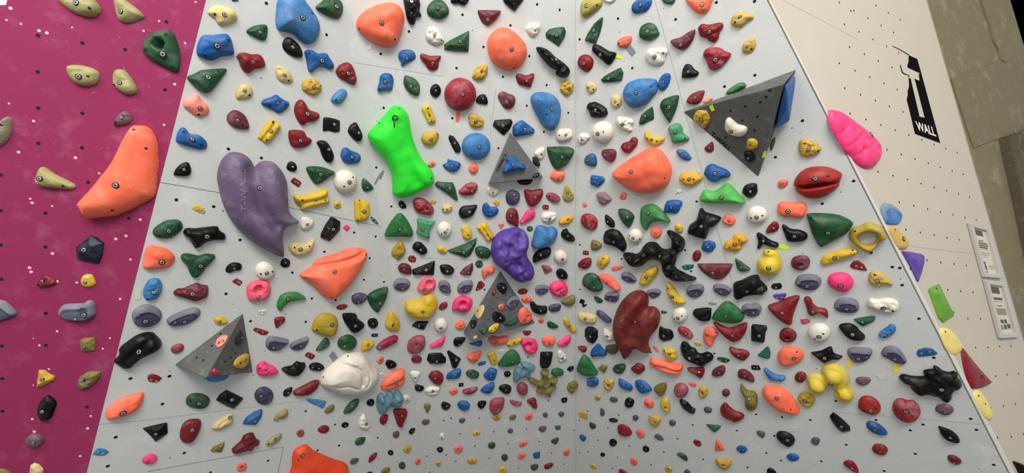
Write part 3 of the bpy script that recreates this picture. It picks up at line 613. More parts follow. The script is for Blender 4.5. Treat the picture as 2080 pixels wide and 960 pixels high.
K mn huge craggy|379,387 390,369 412,365 450,375 500,380 540,378 528,345 560,335 590,335 595,312 620,320 650,345 690,355 720,345 742,365 738,385 758,405 768,430 750,455 722,460 705,480 705,510 680,537 650,530 620,500 590,495 550,485 510,495 480,480 455,455 450,430 410,420|636,453|435,418|H.26
R4 hr large oval|131,555 140,515 170,495 215,500 255,530 270,570 255,600 215,607 165,590 138,575|205,580|237,568 168,580
R3 hn large round|340,580 345,540 365,515 400,512 430,525 470,522 505,555 515,600 490,640 440,660 390,645 355,615|422,587
N hr flat oval|600,575 615,550 655,543 700,555 713,580 690,602 650,607 615,592|660,590
K hr pointed pod|620,680 640,682 700,705 740,740 750,770 720,775 670,760 640,735 628,705|690,745
b2 hr leaf-shaped|180,670 195,647 240,655 290,690 310,720 285,730 240,725 195,700|230,697
R hr small round|215,815 230,790 270,787 305,805 310,830 290,852 250,848 225,835|262,832
R hr bottom heart-shaped|40,905 60,887 95,890 125,925 133,960 110,955 75,935|92,932
M hr oval|675,865 690,852 725,858 760,885 750,905 715,907 685,890|715,897
T 1700 640 3 W
y3 hr long oval|628,100 640,75 680,80 720,115 755,170 760,210 740,235 710,242 680,220 650,165||660,100|H.12
R mr long triangular|765,197 800,235 850,300 905,365 937,405 920,425 880,442 835,448 815,430 790,360 770,270|||H.13;d 880,388,14,.95
y3 hr narrow lens-shaped|835,490 840,460 870,455 905,500 935,560 945,600 943,632 920,637 890,610 855,545||863,490 905,540|H.12
K hr corner-cropped|1085,895 1100,893 1150,915 1180,960 1170,990 1130,980 1100,925
T 0 0 1 W
P mn large wrinkled|1686,222 1693,221 1710,225 1728,240 1745,252 1765,268 1780,285 1791,300 1793,312 1787,328 1775,340 1763,341 1750,335 1735,320 1720,305 1708,285 1695,262 1688,243|1770,273||H.17;v 3,.22 1733,244 1722,262 1706,280;v 3,.22 1758,263 1745,282 1722,304;v 3,.2 1780,290 1765,300 1738,322;v 2,.14 1745,252 1738,270
g3 ha long rectangular|1887,587 1910,576 1917,593 1932,625 1940,632 1939,642 1918,656 1908,645 1898,618||1902,586|H.12
T 1700 310 3 W
v ha pointed triangular|396,597 450,602 520,615 538,630 535,670 515,750 500,788 490,775 455,700||450,710|H.13
y2 hr bean-shaped|310,460 330,443 370,465 420,510 433,545 428,580 400,590 370,575 345,535 325,500|407,525|355,470|H.14
b hl rounded ledge|272,345 280,315 300,305 340,318 385,355 398,390 385,430 355,438 300,430 290,400||310,318|H.16"""

random.seed(7)
COL = bpy.context.scene.collection
# ------------------------------------------------------------------ camera
F, CX, CY = 780.0, 1040.0, 480.0
PITCH = math.radians(13.7)
SC = 1.35
CAM = np.array([0.0, 0.0, 1.65])
cp, sp = math.cos(PITCH), math.sin(PITCH)
RIGHT, UP, FWD = np.array([1, 0, 0.]), np.array([0, -sp, cp]), np.array([0, cp, sp])

def ray(px, py):
    x, y = (px - CX) / F, (py - CY) / F
    return x * RIGHT - y * UP + FWD

def cam2world(v):
    return v[0] * RIGHT - v[1] * UP + v[2] * FWD

class Plane:
    """wall plane: n points into the room; n.X = d"""
    def __init__(s, n, d):
        s.n = np.array(n, float); s.d = d
        v = UP - s.n * UP.dot(s.n)
        s.v = v / np.linalg.norm(v)
        s.u = np.cross(s.v, s.n)
    def at(s, px, py, h=0.0):
        r = ray(px, py)
        t = (s.d + h - s.n.dot(CAM)) / s.n.dot(r)
        return CAM + r * t
    @staticmethod
    def cam(n, d):
        n = np.array(n, float); n /= np.linalg.norm(n)
        w = -cam2world(n)
        return Plane(w, w.dot(CAM) - d * SC)
    @staticmethod
    def three(a, b, c):
        n = np.cross(b - a, c - a); n /= np.linalg.norm(n)
        if n.dot(CAM - a) < 0: n = -n
        return Plane(n, n.dot(a))

PL = {
    'C': Plane.cam((-.2427, -.3589, .9013), 1.65),
    'L': Plane.cam((-.701, -.245, .670), 1.518),
    'R': Plane.cam((.5144, -.3597, .7784), 1.656),
    'W': Plane.cam((-.354, .137, .925), .7455),
    'P': Plane.cam((-.254, -.1246, .959), 1.362),
}
# ------------------------------------------------------------------ materials
def lin(c):
    return tuple(((x / 255) / 12.92 if x / 255 <= .04045 else ((x / 255 + .055) / 1.055) ** 2.4) for x in c)

def node(nt, t, **kw):
    n = nt.nodes.new(t)
    for k, v in kw.items(): setattr(n, k, v)
    return n

MATS = {}
def hold_mat(name, rgb, chalk=.3, rough=.5, spec=.35, bump=.25):
    if name in MATS: return MATS[name]
    m = bpy.data.materials.new(name); m.use_nodes = True
    nt = m.node_tree; b = nt.nodes['Principled BSDF']
    tc = node(nt, 'ShaderNodeTexCoord'); oi = node(nt, 'ShaderNodeObjectInfo')
    off = node(nt, 'ShaderNodeVectorMath', operation='SCALE'); off.inputs[0].default_value = (37, 91, 53)
    nt.links.new(oi.outputs['Random'], off.inputs['Scale'])
    add = node(nt, 'ShaderNodeVectorMath', operation='ADD')
    nt.links.new(tc.outputs['Object'], add.inputs[0]); nt.links.new(off.outputs[0], add.inputs[1])
    n1 = node(nt, 'ShaderNodeTexNoise'); n1.inputs['Scale'].default_value = 14; n1.inputs['Detail'].default_value = 4; n1.inputs['Roughness'].default_value = .62
    n2 = node(nt, 'ShaderNodeTexNoise'); n2.inputs['Scale'].default_value = 120; n2.inputs['Detail'].default_value = 3
    for n in (n1, n2): nt.links.new(add.outputs[0], n.inputs['Vector'])
    r1 = node(nt, 'ShaderNodeMapRange'); r1.inputs[1].default_value = .47; r1.inputs[2].default_value = .78; r1.inputs[4].default_value = chalk
    nt.links.new(n1.outputs['Fac'], r1.inputs[0])
    r2 = node(nt, 'ShaderNodeMapRange'); r2.inputs[1].default_value = .62; r2.inputs[2].default_value = .8; r2.inputs[4].default_value = chalk * .8
    nt.links.new(n2.outputs['Fac'], r2.inputs[0])
    s = node(nt, 'ShaderNodeMath', operation='MAXIMUM')
    nt.links.new(r1.outputs[0], s.inputs[0]); nt.links.new(r2.outputs[0], s.inputs[1])
    mx = node(nt, 'ShaderNodeMix', data_type='RGBA')
    c = lin(rgb)
    mx.inputs['A'].default_value = (*c, 1)
    mx.inputs['B'].default_value = tuple(.45 * a + .55 * w for a, w in zip(c, lin((214, 210, 205)))) + (1,)
    nt.links.new(s.outputs[0], mx.inputs['Factor'])
    nt.links.new(mx.outputs['Result'], b.inputs['Base Color'])
    b.inputs['Roughness'].default_value = rough
    b.inputs['Specular IOR Level'].default_value = spec
    bp = node(nt, 'ShaderNodeBump'); bp.inputs['Strength'].default_value = bump; bp.inputs['Distance'].default_value = .004
    nt.links.new(n2.outputs['Fac'], bp.inputs['Height']); nt.links.new(bp.outputs[0], b.inputs['Normal'])
    MATS[name] = m
    return m

def plain(name, rgb, rough=.6, metal=0, spec=.4):
    if name in MATS: return MATS[name]
    m = bpy.data.materials.new(name); m.use_nodes = True
    nt = m.node_tree; b = nt.nodes['Principled BSDF']
    n1 = node(nt, 'ShaderNodeTexNoise'); n1.inputs['Scale'].default_value = 30
    rr = node(nt, 'ShaderNodeMapRange'); rr.inputs[3].default_value = .9; rr.inputs[4].default_value = 1.08
    nt.links.new(n1.outputs['Fac'], rr.inputs[0])
    mu = node(nt, 'ShaderNodeVectorMath', operation='SCALE'); mu.inputs[0].default_value = lin(rgb)
    nt.links.new(rr.outputs[0], mu.inputs['Scale']); nt.links.new(mu.outputs[0], b.inputs['Base Color'])
    b.inputs['Roughness'].default_value = rough; b.inputs['Metallic'].default_value = metal
    b.inputs['Specular IOR Level'].default_value = spec
    MATS[name] = m
    return m

def wall_mat(name, rgb, chalk_rgb, chalk=.5, scuff=.25, scale=1.0, rough=.75):
    m = bpy.data.materials.new(name); m.use_nodes = True
    nt = m.node_tree; b = nt.nodes['Principled BSDF']
    tc = node(nt, 'ShaderNodeTexCoord')
    def tex(sc, det, ro=.6):
        n = node(nt, 'ShaderNodeTexNoise'); n.inputs['Scale'].default_value = sc * scale; n.inputs['Detail'].default_value = det
        n.inputs['Roughness'].default_value = ro; nt.links.new(tc.outputs['Object'], n.inputs['Vector']); return n
    def rng(n, a, b_, lo, hi):
        r = node(nt, 'ShaderNodeMapRange'); r.inputs[1].default_value = a; r.inputs[2].default_value = b_
        r.inputs[3].default_value = lo; r.inputs[4].default_value = hi; nt.links.new(n.outputs['Fac'], r.inputs[0]); return r
    big = tex(2.2, 6); mid = tex(9, 6, .7); fine = tex(60, 4, .7); dots = tex(34, 2); grit = tex(420, 2)
    cur = node(nt, 'ShaderNodeMix', data_type='RGBA')
    cur.inputs['A'].default_value = (*lin(rgb), 1); cur.inputs['B'].default_value = (*lin(chalk_rgb), 1)
    a1 = rng(mid, .52, .75, 0, chalk); a2 = rng(big, .4, .7, .2, 1)
    mu = node(nt, 'ShaderNodeMath', operation='MULTIPLY'); nt.links.new(a1.outputs[0], mu.inputs[0]); nt.links.new(a2.outputs[0], mu.inputs[1])
    d1 = rng(dots, .70, .76, 0, chalk * .8); a3 = node(nt, 'ShaderNodeMath', operation='MAXIMUM')
    nt.links.new(mu.outputs[0], a3.inputs[0]); nt.links.new(d1.outputs[0], a3.inputs[1])
    nt.links.new(a3.outputs[0], cur.inputs['Factor'])
    dk = node(nt, 'ShaderNodeMix', data_type='RGBA'); dk.inputs['B'].default_value = tuple(x * .55 for x in lin(rgb)) + (1,)
    s1 = rng(fine, .58, .85, 0, scuff); nt.links.new(s1.outputs[0], dk.inputs['Factor'])
    nt.links.new(cur.outputs['Result'], dk.inputs['A'])
    nt.links.new(dk.outputs['Result'], b.inputs['Base Color'])
    b.inputs['Roughness'].default_value = rough; b.inputs['Specular IOR Level'].default_value = .2
    bp = node(nt, 'ShaderNodeBump'); bp.inputs['Strength'].default_value = .15; bp.inputs['Distance'].default_value = .003
    nt.links.new(grit.outputs['Fac'], bp.inputs['Height']); nt.links.new(bp.outputs[0], b.inputs['Normal'])
    return m

# code: (rgb, colour words, chalk)
COLS = {
 'a': ((148, 141, 86), 'pale olive', .3), 'G': ((18, 70, 36), 'dark green', .22), 'N': ((98,72,80), 'mauve-brown', .3),
 'n2': ((128,118,98), 'grey-brown', .4), 'O': ((250, 110, 76), 'orange', .34), 'n': ((16,26,44), 'navy-black', .12),
 'R': ((122, 12, 22), 'crimson', .14), 'Y': ((208, 172, 40), 'yellow', .18), 'U': ((70, 75, 98), 'slate-blue', .35),
 'o': ((112,102,34), 'olive', .22), 'D': ((190,150,44), 'gold', .25), 'K': ((6, 7, 9), 'black', .07),
 'y': ((206, 184, 122), 'cream-yellow', .2), 's': ((56, 122, 170), 'sky-blue', .25), 'P': ((238, 54, 116), 'hot pink', .16),
 'V': ((64, 58, 86), 'purple-grey', .3), 'B': ((12, 84, 148), 'blue', .22), 'b': ((50, 112, 166), 'mid-blue', .4),
 'p': ((246,136,116), 'salmon', .3), 'M': ((98,24,36), 'maroon', .28), 'w': ((98, 81, 108), 'dusty purple', .35),
 'W': ((226,218,200), 'white', .3), 'p2': ((238,92,110), 'rose-pink', .3), 'M2': ((96,12,28), 'wine-red', .16),
 'g': ((48,118,58), 'mid-green', .2), 'S': ((74,78,88), 'slate', .2), 'q': ((150,62,76), 'dusty rose', .3),
 'm': ((168,142,30), 'mustard', .22), 'R2': ((110,14,22), 'dark red', .18), 'u': ((170,72,36), 'rust', .15),
 'C': ((240, 102, 78), 'coral', .25), 'O2': ((226,70,26), 'shaded orange', .1), 'K2': ((40,42,44), 'charcoal', .3),  # the second orange is the first with dimmer light painted into it
 'P2': ((212,34,88), 'magenta', .12), 'R3': ((142,26,44), 'chalky red', .5), 'l': ((36, 220, 44), 'lime-green', .1),
 'G2': ((30,100,46), 'forest-green', .22), 't': ((64,142,92), 'mint-green', .2), 'A': ((216,158,26), 'amber', .14),
 'o2': ((160,150,62), 'yellow-olive', .25), 'v': ((82, 54, 142), 'violet', .2), 'e': ((94,132,144), 'steel-blue', .3),
 'i': ((18,20,70), 'navy', .1), 'b2': ((18,78,128), 'teal-blue', .22), 'N2': ((142,108,108), 'taupe', .3),
 'r': ((106,26,18), 'brick-red', .14), 'x': ((78,64,34), 'olive-brown', .2), 'Y3': ((214,186,52), 'lemon', .35),
 'T2': ((24,92,70), 'sea-green', .3), 'T': ((10,88,72), 'teal', .12), 'S2': ((150,154,152), 'light grey', .2),
 'R4': ((150,26,20), 'tomato-red', .12), 'g2': ((74,172,66), 'bright green', .2), 'y2': ((194,160,78), 'tan-yellow', .25),
 'y3': ((226,206,110), 'pale yellow', .25), 'g3': ((92, 146, 24), 'apple-green', .2),
}
def cmat(c):
    rgb, nm, ck = COLS[c]
    dark = max(rgb) < 60
    return hold_mat('hold_' + nm.replace(' ', '_').replace('-', '_'), rgb, ck, .4 if dark else .5, .22 if dark else .36)
def chalkmat(c):
    rgb, nm, ck = COLS[c]
    k = tuple(.42 * a + .58 * w for a, w in zip(rgb, (152, 148, 148)))
    return hold_mat('chalked_' + nm.replace(' ', '_').replace('-', '_'), k, .35, .75, .15)

STEEL = plain('bolt_steel', (190, 186, 176), .35, .7)
DARK = plain('recess_shade', (14, 13, 13), .7)  # near-black paints the shade inside bolt recesses, sockets and screw holes
# ------------------------------------------------------------------ helpers
def link(name, me, parent=None, mw=None):
    o = bpy.data.objects.new(name, me); COL.objects.link(o)
    if parent is not None: o.parent = parent
    if mw is not None: o.matrix_world = mw if parent is None else o.matrix_world
    return o
def tag(o, label, cat, group=None, kind=None):
    if label: o['label'] = label
    if cat: o['category'] = cat
    if group: o['group'] = group
    if kind: o['kind'] = kind
def mesh(name, vs, fs, mats, smooth=False, mi=None):
    me = bpy.data.meshes.new(name)
    me.from_pydata([tuple(map(float, v)) for v in vs], [], [tuple(map(int, f)) for f in fs])
    for m in mats: me.materials.append(m)
    if smooth: me.polygons.foreach_set('use_smooth', [True] * len(me.polygons))
    if mi is not None: me.polygons.foreach_set('material_index', [int(i) for i in mi])
    me.update()
    return me
def frame(pl, origin):
    m = Matrix.Identity(4)
    for i, a in enumerate((pl.u, pl.v, pl.n)):
        for k in range(3): m[k][i] = a[k]
    for k in range(3): m[k][3] = origin[k]
    return m

def catmull(P, k=3):
    n = len(P); out = []
    for i in range(n):
        p0, p1, p2, p3 = P[i - 1], P[i], P[(i + 1) % n], P[(i + 2) % n]
        for j in range(k):
            t = j / k
            out.append(.5 * ((2 * p1) + (-p0 + p2) * t + (2 * p0 - 5 * p1 + 4 * p2 - p3) * t * t + (-p0 + 3 * p1 - 3 * p2 + p3) * t ** 3))
    return np.array(out)
def roundcorner(P, r=.12):
    n = len(P); out = []
    for i in range(n):
        a, b, c = P[i - 1], P[i], P[(i + 1) % n]
        out += [b + (a - b) * r, b + ((a - b) + (c - b)) * r * .28, b + (c - b) * r]
    return np.array(out)
def resample(P, step):
    out = []
    for a, b in zip(P, np.roll(P, -1, 0)):
        L = np.linalg.norm(b - a)
        if L < step * .25: 
            continue
        k = max(1, int(round(L / step)))
        for j in range(k): out.append(a + (b - a) * j / k)
    return np.array(out)
def area(P):
    x, y = P[:, 0], P[:, 1]
    return .5 * float(np.sum(x * np.roll(y, -1) - np.roll(x, -1) * y))
def segdist(Q, P):
    A = P; B = np.roll(P, -1, 0); D = B - A
    L2 = np.maximum((D ** 2).sum(1), 1e-14)
    t = np.clip(((Q[:, None] - A[None]) * D[None]).sum(2) / L2[None], 0, 1)
    return np.linalg.norm(Q[:, None] - (A[None] + t[..., None] * D[None]), axis=2)
def inside(Q, P):
    x, y = Q[:, 0][:, None], Q[:, 1][:, None]
    ax, ay = P[:, 0][None], P[:, 1][None]; b = np.roll(P, -1, 0); bx, by = b[:, 0][None], b[:, 1][None]
    c = ((ay > y) != (by > y)) & (x < (bx - ax) * (y - ay) / np.where(by == ay, 1e-12, by - ay) + ax)
    return c.sum(1) % 2 == 1

class Shape:
    """a moulded hold: outline in the wall plane, height above it"""
    def __init__(s, P, style, H, opts, seed, N):
        if area(P) < 0: P = P[::-1]
        s.style, s.H, s.opts, s.seed = style, H, opts, seed
        s.raw = P; s.N = N
        s.S = math.sqrt(abs(area(P)))
        if style in 'ap': Q = roundcorner(P, .1 if style == 'a' else .16)
        elif style == 'n': Q = roundcorner(P, .24)
        else: Q = catmull(P, 3)
        g = s.S / N
        s.g = g
        s.B = resample(Q, g * .75)
        s.holes = [resample(catmull(np.array(h), 3), g * .75) for h in opts.get('h', [])]
        s.cen = s.B.mean(0)
        X = s.B - s.cen
        w, V = np.linalg.eigh(X.T @ X)
        s.minor, s.major = V[:, 0], V[:, 1]
        s.wid = np.abs(X @ s.minor).max()
        s.h = np.abs(X[:, 1]).max()
        s.slopes = np.array([random.Random(seed * 31 + i).uniform(.75, 1.6) for i in range(len(P))])
        if style == 'l':
            s.inner = (s.B - s.cen) * np.array([.8, .66]) + s.cen + np.array([0, -.2 * s.h])
        lo, hi = s.B.min(0), s.B.max(0)
        xs = np.arange(lo[0] + g * .3, hi[0], g); ys = np.arange(lo[1] + g * .3, hi[1], g * .87)
        G = np.array([(x + (g * .5 if j % 2 else 0), y) for j, y in enumerate(ys) for x in xs])
        rings = [s.B] + s.holes
        def dist(Q):
            return np.min([segdist(Q, r).min(1) for r in rings], axis=0)
        s.dist = dist
        ok = inside(G, s.B)
        for h in s.holes: ok &= ~inside(G, h)
        G = G[ok]
        dg = dist(G) if len(G) else np.zeros(0)
        G = G[dg > g * .55]
        s.dmax = max(float(dg.max()) if len(dg) else 0, g)
        ring = []
        for r, sg in [(s.B, 1)] + [(h, None) for h in s.holes]:
            if sg is None: sg = -1 if area(r) > 0 else 1
            T = np.roll(r, -1, 0) - np.roll(r, 1, 0)
            Nn = np.stack([-T[:, 1], T[:, 0]], 1) / np.maximum(np.linalg.norm(T, axis=1), 1e-9)[:, None] * sg
            for e in (.1 * g, .36 * g):
                q = r + Nn * e
                okk = (dist(q) > e * .8) & inside(q, s.B)
                ring.append(q[okk])
        pts = np.concatenate(rings + ring + [G])
        nb = sum(len(r) for r in rings)
        edges, k = [], 0
        for r in rings:
            edges += [(k + i, k + (i + 1) % len(r)) for i in range(len(r))]; k += len(r)
        vo, eo, fo = delaunay_2d_cdt([Vector(p) for p in pts], edges, [], 0, 1e-7)[:3]
        V2 = np.array([(v[0], v[1]) for v in vo])
        F_ = np.array([f for f in fo if len(f) == 3])
        C = V2[F_].mean(1)
        keep = inside(C, s.B)
        for h in s.holes: keep &= ~inside(C, h)
        F_ = F_[keep]
        a = V2[F_]
        cr = (a[:, 1, 0] - a[:, 0, 0]) * (a[:, 2, 1] - a[:, 0, 1]) - (a[:, 1, 1] - a[:, 0, 1]) * (a[:, 2, 0] - a[:, 0, 0])
        F_[cr < 0] = F_[cr < 0][:, ::-1]
        s.F = F_; s.V = V2; s.z = s.height(V2)
        s.C = V2[F_].mean(1)
    def height(s, Q):
        N_ = s.N; H = s.H; d = s.dist(Q); u = np.clip(d / s.dmax, 0, 1)
        st = s.style
        if st in 'rnlgm':
            z = H * np.sqrt(np.maximum(0, 1 - (1 - u) ** 2.3))
        elif st == 'b':
            z = H * np.sqrt(np.maximum(0, 1 - (1 - u) ** 2))
        elif st == 'p':
            z = H * np.clip(u / .28, 0, 1) ** .5
        elif st == 'f':
            z = H * np.clip(.25 * (u > 0.02) + .8 * u, 0, 1)
        else:
            sd = segdist(Q, s.raw)
            e = (sd * s.slopes[None]).min(1)
            z = H * np.clip(.22 * np.clip(u / .06, 0, 1) + .95 * e / (s.dmax * .95), 0, 1)
        if st in 'rlgb':
            # off-centre crown
            rr = random.Random(s.seed)
            ang = rr.uniform(0, 6.28); k = 0 if st == 'b' else .22
            dr = np.array([math.cos(ang), math.sin(ang)])
            z = z * (1 + k * ((Q - s.cen) @ dr) / max(s.h, s.S * .6))
        for (x, y, r) in s.opts.get('B', []):
            q = np.linalg.norm(Q - np.array([x, y]), axis=1)
            z = np.maximum(z, (H + .55 * r) * np.sqrt(np.maximum(0, 1 - (q / (r * 1.02)) ** 2)) * np.clip(u * 4, 0, 1))
        if st == 'g':
            t = ((Q - s.cen) @ s.minor) / s.wid
            z = z * (1 - .34 * np.exp(-((t - .15) / .24) ** 2))
        if st == 'l':
            ins = inside(Q, s.inner); di = segdist(Q, s.inner).min(1)
            k = np.where(ins, np.clip(di / (.16 * s.S * .5), 0, 1), 0)
            z = z * (1 - .3 * k)
        if 's' in s.opts:
            poly = s.opts['s']
            ins = inside(Q, poly); di = segdist(Q, poly).min(1)
            z = z * (1 - .3 * np.where(ins, np.clip(di / (.05 * s.S), 0, 1), 0))
        for (r, dp, line) in s.opts.get('v', []):
            q = np.full(len(Q), 1e9)
            for a, b in zip(line[:-1], line[1:]):
                t = np.clip(((Q - a) @ (b - a)) / max(1e-12, (b - a) @ (b - a)), 0, 1)
                q = np.minimum(q, np.linalg.norm(Q - (a + t[:, None] * (b - a)), axis=1))
            z = z * (1 - dp * np.exp(-(q / r) ** 2))
        for (x, y, r, dp) in s.opts.get('d', []):
            q = np.linalg.norm(Q - np.array([x, y]), axis=1)
            if dp > .7:
                z = z * (1 - dp * np.clip((1.15 - q / r) / .3, 0, 1))
            else:
                z = z * (1 - dp * np.exp(-(q / r) ** 2))
        amp, fr = {'n': (.3, 3.6), 'r': (.1, 2.2), 'l': (.06, 2), 'g': (.12, 3), 'a': (0, 1), 'b': (.03, 2), 'f': (.06, 5), 'p': (0, 1)}.get(st, (.08, 2))
        if amp:
            sd = s.seed * 1.37
            nz = np.array([noise.noise(Vector((q[0] / s.S * fr + sd, q[1] / s.S * fr - sd, sd))) + .5 * noise.noise(Vector((q[0] / s.S * fr * 2.3 - sd, q[1] / s.S * fr * 2.3, sd))) for q in Q])
            if st == 'n': nz = nz - .5 * np.abs(nz)
            if st == 'r' and N_ < 30:
                n2 = np.array([noise.noise(Vector((q[0] / s.S * 1.7 - sd, q[1] / s.S * 1.7 + 2 * sd, 3.3))) for q in Q])
                nz = nz - 1.5 * np.maximum(0, 1 - np.abs(n2) / .16) * .45 + 1.3 * np.abs(n2)
            z = z + amp * H * nz * np.clip(u * 2.2, 0, 1)
        return np.where(d < 1e-6, 0, np.maximum(z, .04 * H * (u > 0)))
    def at(s, x, y):
        e = s.g * .5
        z = s.height(np.array([[x, y], [x + e, y], [x - e, y], [x, y + e], [x, y - e]]))
        n = np.array([-(z[1] - z[2]) / (2 * e), -(z[3] - z[4]) / (2 * e), 1.0]); n /= np.linalg.norm(n)
        return float(z[0]), n

# shared bolt meshes -------------------------------------------------------
def ring_mesh(name, profile, seg, mats):
    vs, fs, mi = [], [], []
    for (r, z, m) in profile:
        for i in range(seg):
            a = 2 * math.pi * i / seg
            vs.append((r * math.cos(a), r * math.sin(a), z))
    for k in range(len(profile) - 1):
        for i in range(seg):
            j = (i + 1) % seg
            fs.append((k * seg + i, k * seg + j, (k + 1) * seg + j, (k + 1) * seg + i)); mi.append(profile[k][2])
    k = len(profile) - 1
    fs.append(tuple(k * seg + i for i in range(seg))); mi.append(profile[k][2])
    return mesh(name, vs, fs, mats, False, mi)
BOLT = ring_mesh('bolt', [(.0108, -.006, 0), (.0108, .0012, 0), (.0078, .0014, 0), (.0076, .0004, 1), (.0074, .0024, 1), (.0066, .003, 1), (.0036, .003, 1), (.0034, .0012, 0)], 16, [DARK, STEEL])
SCREW = ring_mesh('screw', [(.0042, -.003, 1), (.0042, .0008, 1), (.0036, .0013, 1), (.0016, .0013, 0), (.0014, .0006, 0)], 10, [DARK, STEEL])
HOLE = ring_mesh('screw_hole', [(.0046, -.004, 0), (.0046, .0006, 0), (.004, .0008, 0)], 10, [DARK])
FBOLT = ring_mesh('bolt', [(.0072, -.004, 0), (.0072, .001, 0), (.005, .0012, 0), (.0048, .0004, 1), (.0046, .0018, 1), (.0024, .002, 1), (.002, .001, 0)], 12, [DARK, STEEL])

def fold_x(y): return 705 + (y - 60) * .18
def facet(px, py):
    return 'L' if px < fold_x(py) else ('C' if px < 1170 else 'R')

ITEMS = []       # everything that needs a label, with its picture position for telling neighbours
def orient(n):
    z = Vector(n); x = Vector((0, 1, 0)).cross(z); x.normalize(); y = z.cross(x)
    m = Matrix.Identity(4)
    for i, a in enumerate((x, y, z)):
        for k in range(3): m[k][i] = a[k]
    return m

NAME = {'r': 'climbing_hold', 'n': 'rock_textured_hold', 'a': 'faceted_hold', 'b': 'ball_hold', 'l': 'ledge_hold', 'g': 'grooved_hold', 'p': 'climbing_hold', 'f': 'climbing_hold'}
HF = {'r': .33, 'n': .34, 'b': .46, 'l': .33, 'a': .3, 'p': .13, 'g': .34, 'f': .34}

def pts(sx):
    return np.array([[float(a) for a in q.split(',')] for q in sx.split()])

def build_hold(line, T, idx):
    ox, oy, k, pk = T
    f = (line + '||||').split('|')
    cc, ks, *words = f[0].split()
    kind, st = ks[0], ks[1]
    def topx(P): return np.array([[ox + p[0] / k, oy + p[1] / k] for p in P])
    if f[1].startswith('E'):
        a = f[1].split(); c = pts(a[1])[0]; r = pts(a[2])[0]; rot = math.radians(float(a[3]))
        P = np.array([[c[0] + r[0] * math.cos(t) * math.cos(rot) - r[1] * math.sin(t) * math.sin(rot),
                       c[1] + r[0] * math.cos(t) * math.sin(rot) + r[1] * math.sin(t) * math.cos(rot)] for t in np.linspace(0, 2 * math.pi, 13)[:-1]])
    else:
        P = pts(f[1])
    P = topx(P)
    bolts = topx(pts(f[2])) if f[2].strip() else []
    holes = topx(pts(f[3])) if f[3].strip() else []
    cpx = P.mean(0)
    pkey = facet(*cpx) if pk in 'LCR' else pk
    pl = PL[pkey]
    hf = HF[st] * (.8 if kind == 'f' and st != 'p' else 1)
    ex = {}
    for e in [x.strip() for x in f[4].split(';') if x.strip()]:
        if e[0] == 'H': hf = float(e[1:])
        else: ex.setdefault(e[0], []).append(pts(e[1:].strip()))
    # size on the wall, then height, then the outline where the silhouette is widest
    P0 = np.array([pl.at(*p) for p in P])
    c0 = P0.mean(0)
    L2 = lambda X: np.stack([(X - c0) @ pl.u, (X - c0) @ pl.v], -1)
    S = math.sqrt(abs(area(L2(P0))))
    H = hf * S
    hs = (.5 if st == 'p' else .32) * H
    org = np.array([pl.at(*p, hs) for p in P])
    loc2 = lambda q: L2(np.array(pl.at(q[0], q[1], hs))[None])[0]
    loct = lambda q: L2(np.array(pl.at(q[0], q[1], H * .85))[None])[0]
    opts = {}
    up = S / max(1e-6, math.sqrt(abs(area(P))))      # metres per picture pixel
    for q in ex.get('d', []):
        a = q[0]; x = loct(topx([a[:2]])[0]); opts.setdefault('d', []).append((x[0], x[1], a[2] / k * up, a[3]))
    for q in ex.get('B', []):
        a = q[0]; x = loct(topx([a[:2]])[0]); opts.setdefault('B', []).append((x[0], x[1], a[2] / k * up))
    for q in ex.get('v', []):
        opts.setdefault('v', []).append((q[0][0] / k * up, q[0][1], np.array([loct(p) for p in topx(q[1:])])))
    if 'h' in ex: opts['h'] = [[loc2(q) for q in topx(x)] for x in ex['h']]
    if 's' in ex: opts['s'] = np.array([loct(q) for q in topx(ex['s'][0])])
    N = {'m': 34, 'h': 15, 'f': 9}[kind] + (5 if st in 'na' and kind != 'm' else 0)
    O2 = L2(org)
    s = Shape(O2, st, H, opts, idx + 1, N)
    V3 = np.concatenate([s.V, s.z[:, None]], 1)
    mi = None; mats = [cmat(cc)]
    if st == 'l':
        mats.append(chalkmat(cc))
        mi = (~inside(s.C, s.inner)) & (s.C[:, 1] > s.cen[1] - .35 * s.h)
    nm = {'m': 'macro_hold', 'f': 'foothold'}.get(kind) or NAME[st]
    me = mesh(nm, V3, s.F, mats, st not in 'ap', mi)
    o = bpy.data.objects.new(nm, me); COL.objects.link(o)
    o.matrix_world = frame(pl, c0 + pl.n * .0008)
    # fittings
    def fit(q, me, name, sc=1.0):
        x = None
        hh = H * .8
        for _ in range(4):
            x = L2(np.array(pl.at(q[0], q[1], hh))[None])[0]
            if not inside(x[None], s.B)[0]:
                x = s.cen + (x - s.cen) * .85
            hh, n = s.at(*x)
        b = bpy.data.objects.new(name, me); COL.objects.link(b); b.parent = o
        n = np.array([n[0] * .7, n[1] * .7, n[2]]); n /= np.linalg.norm(n)
        b.matrix_local = Matrix.Translation((x[0], x[1], hh)) @ orient(n) @ Matrix.Diagonal((sc, sc, sc, 1))
    small = kind == 'f'
    for q in bolts:
        if small and st == 'p': fit(q, SCREW, 'screw', 1.0)
        elif small: fit(q, FBOLT, 'bolt')
        else: fit(q, BOLT, 'bolt', min(1.05, max(.62, S / .085)))
    for q in holes:
        fit(q, SCREW if (not small and st == 'l') else HOLE, 'screw' if st == 'l' else 'screw_hole')
    col = COLS[cc][1]
    noun = {'m': 'macro hold', 'f': 'foothold', 'h': 'hold'}[kind]
    wd = ' '.join(words)
    size = ''
    ITEMS.append(dict(o=o, desc=f"{col} {wd} {noun}", short=f"{col} {wd} {noun}", c=cpx, a=abs(area(P)), where=pkey,
                      cat={'m': 'large climbing hold', 'f': 'foothold', 'h': 'climbing hold'}[kind],
                      group={'m': 'large macro holds', 'f': 'small footholds', 'h': 'climbing holds'}[kind]))
    return o
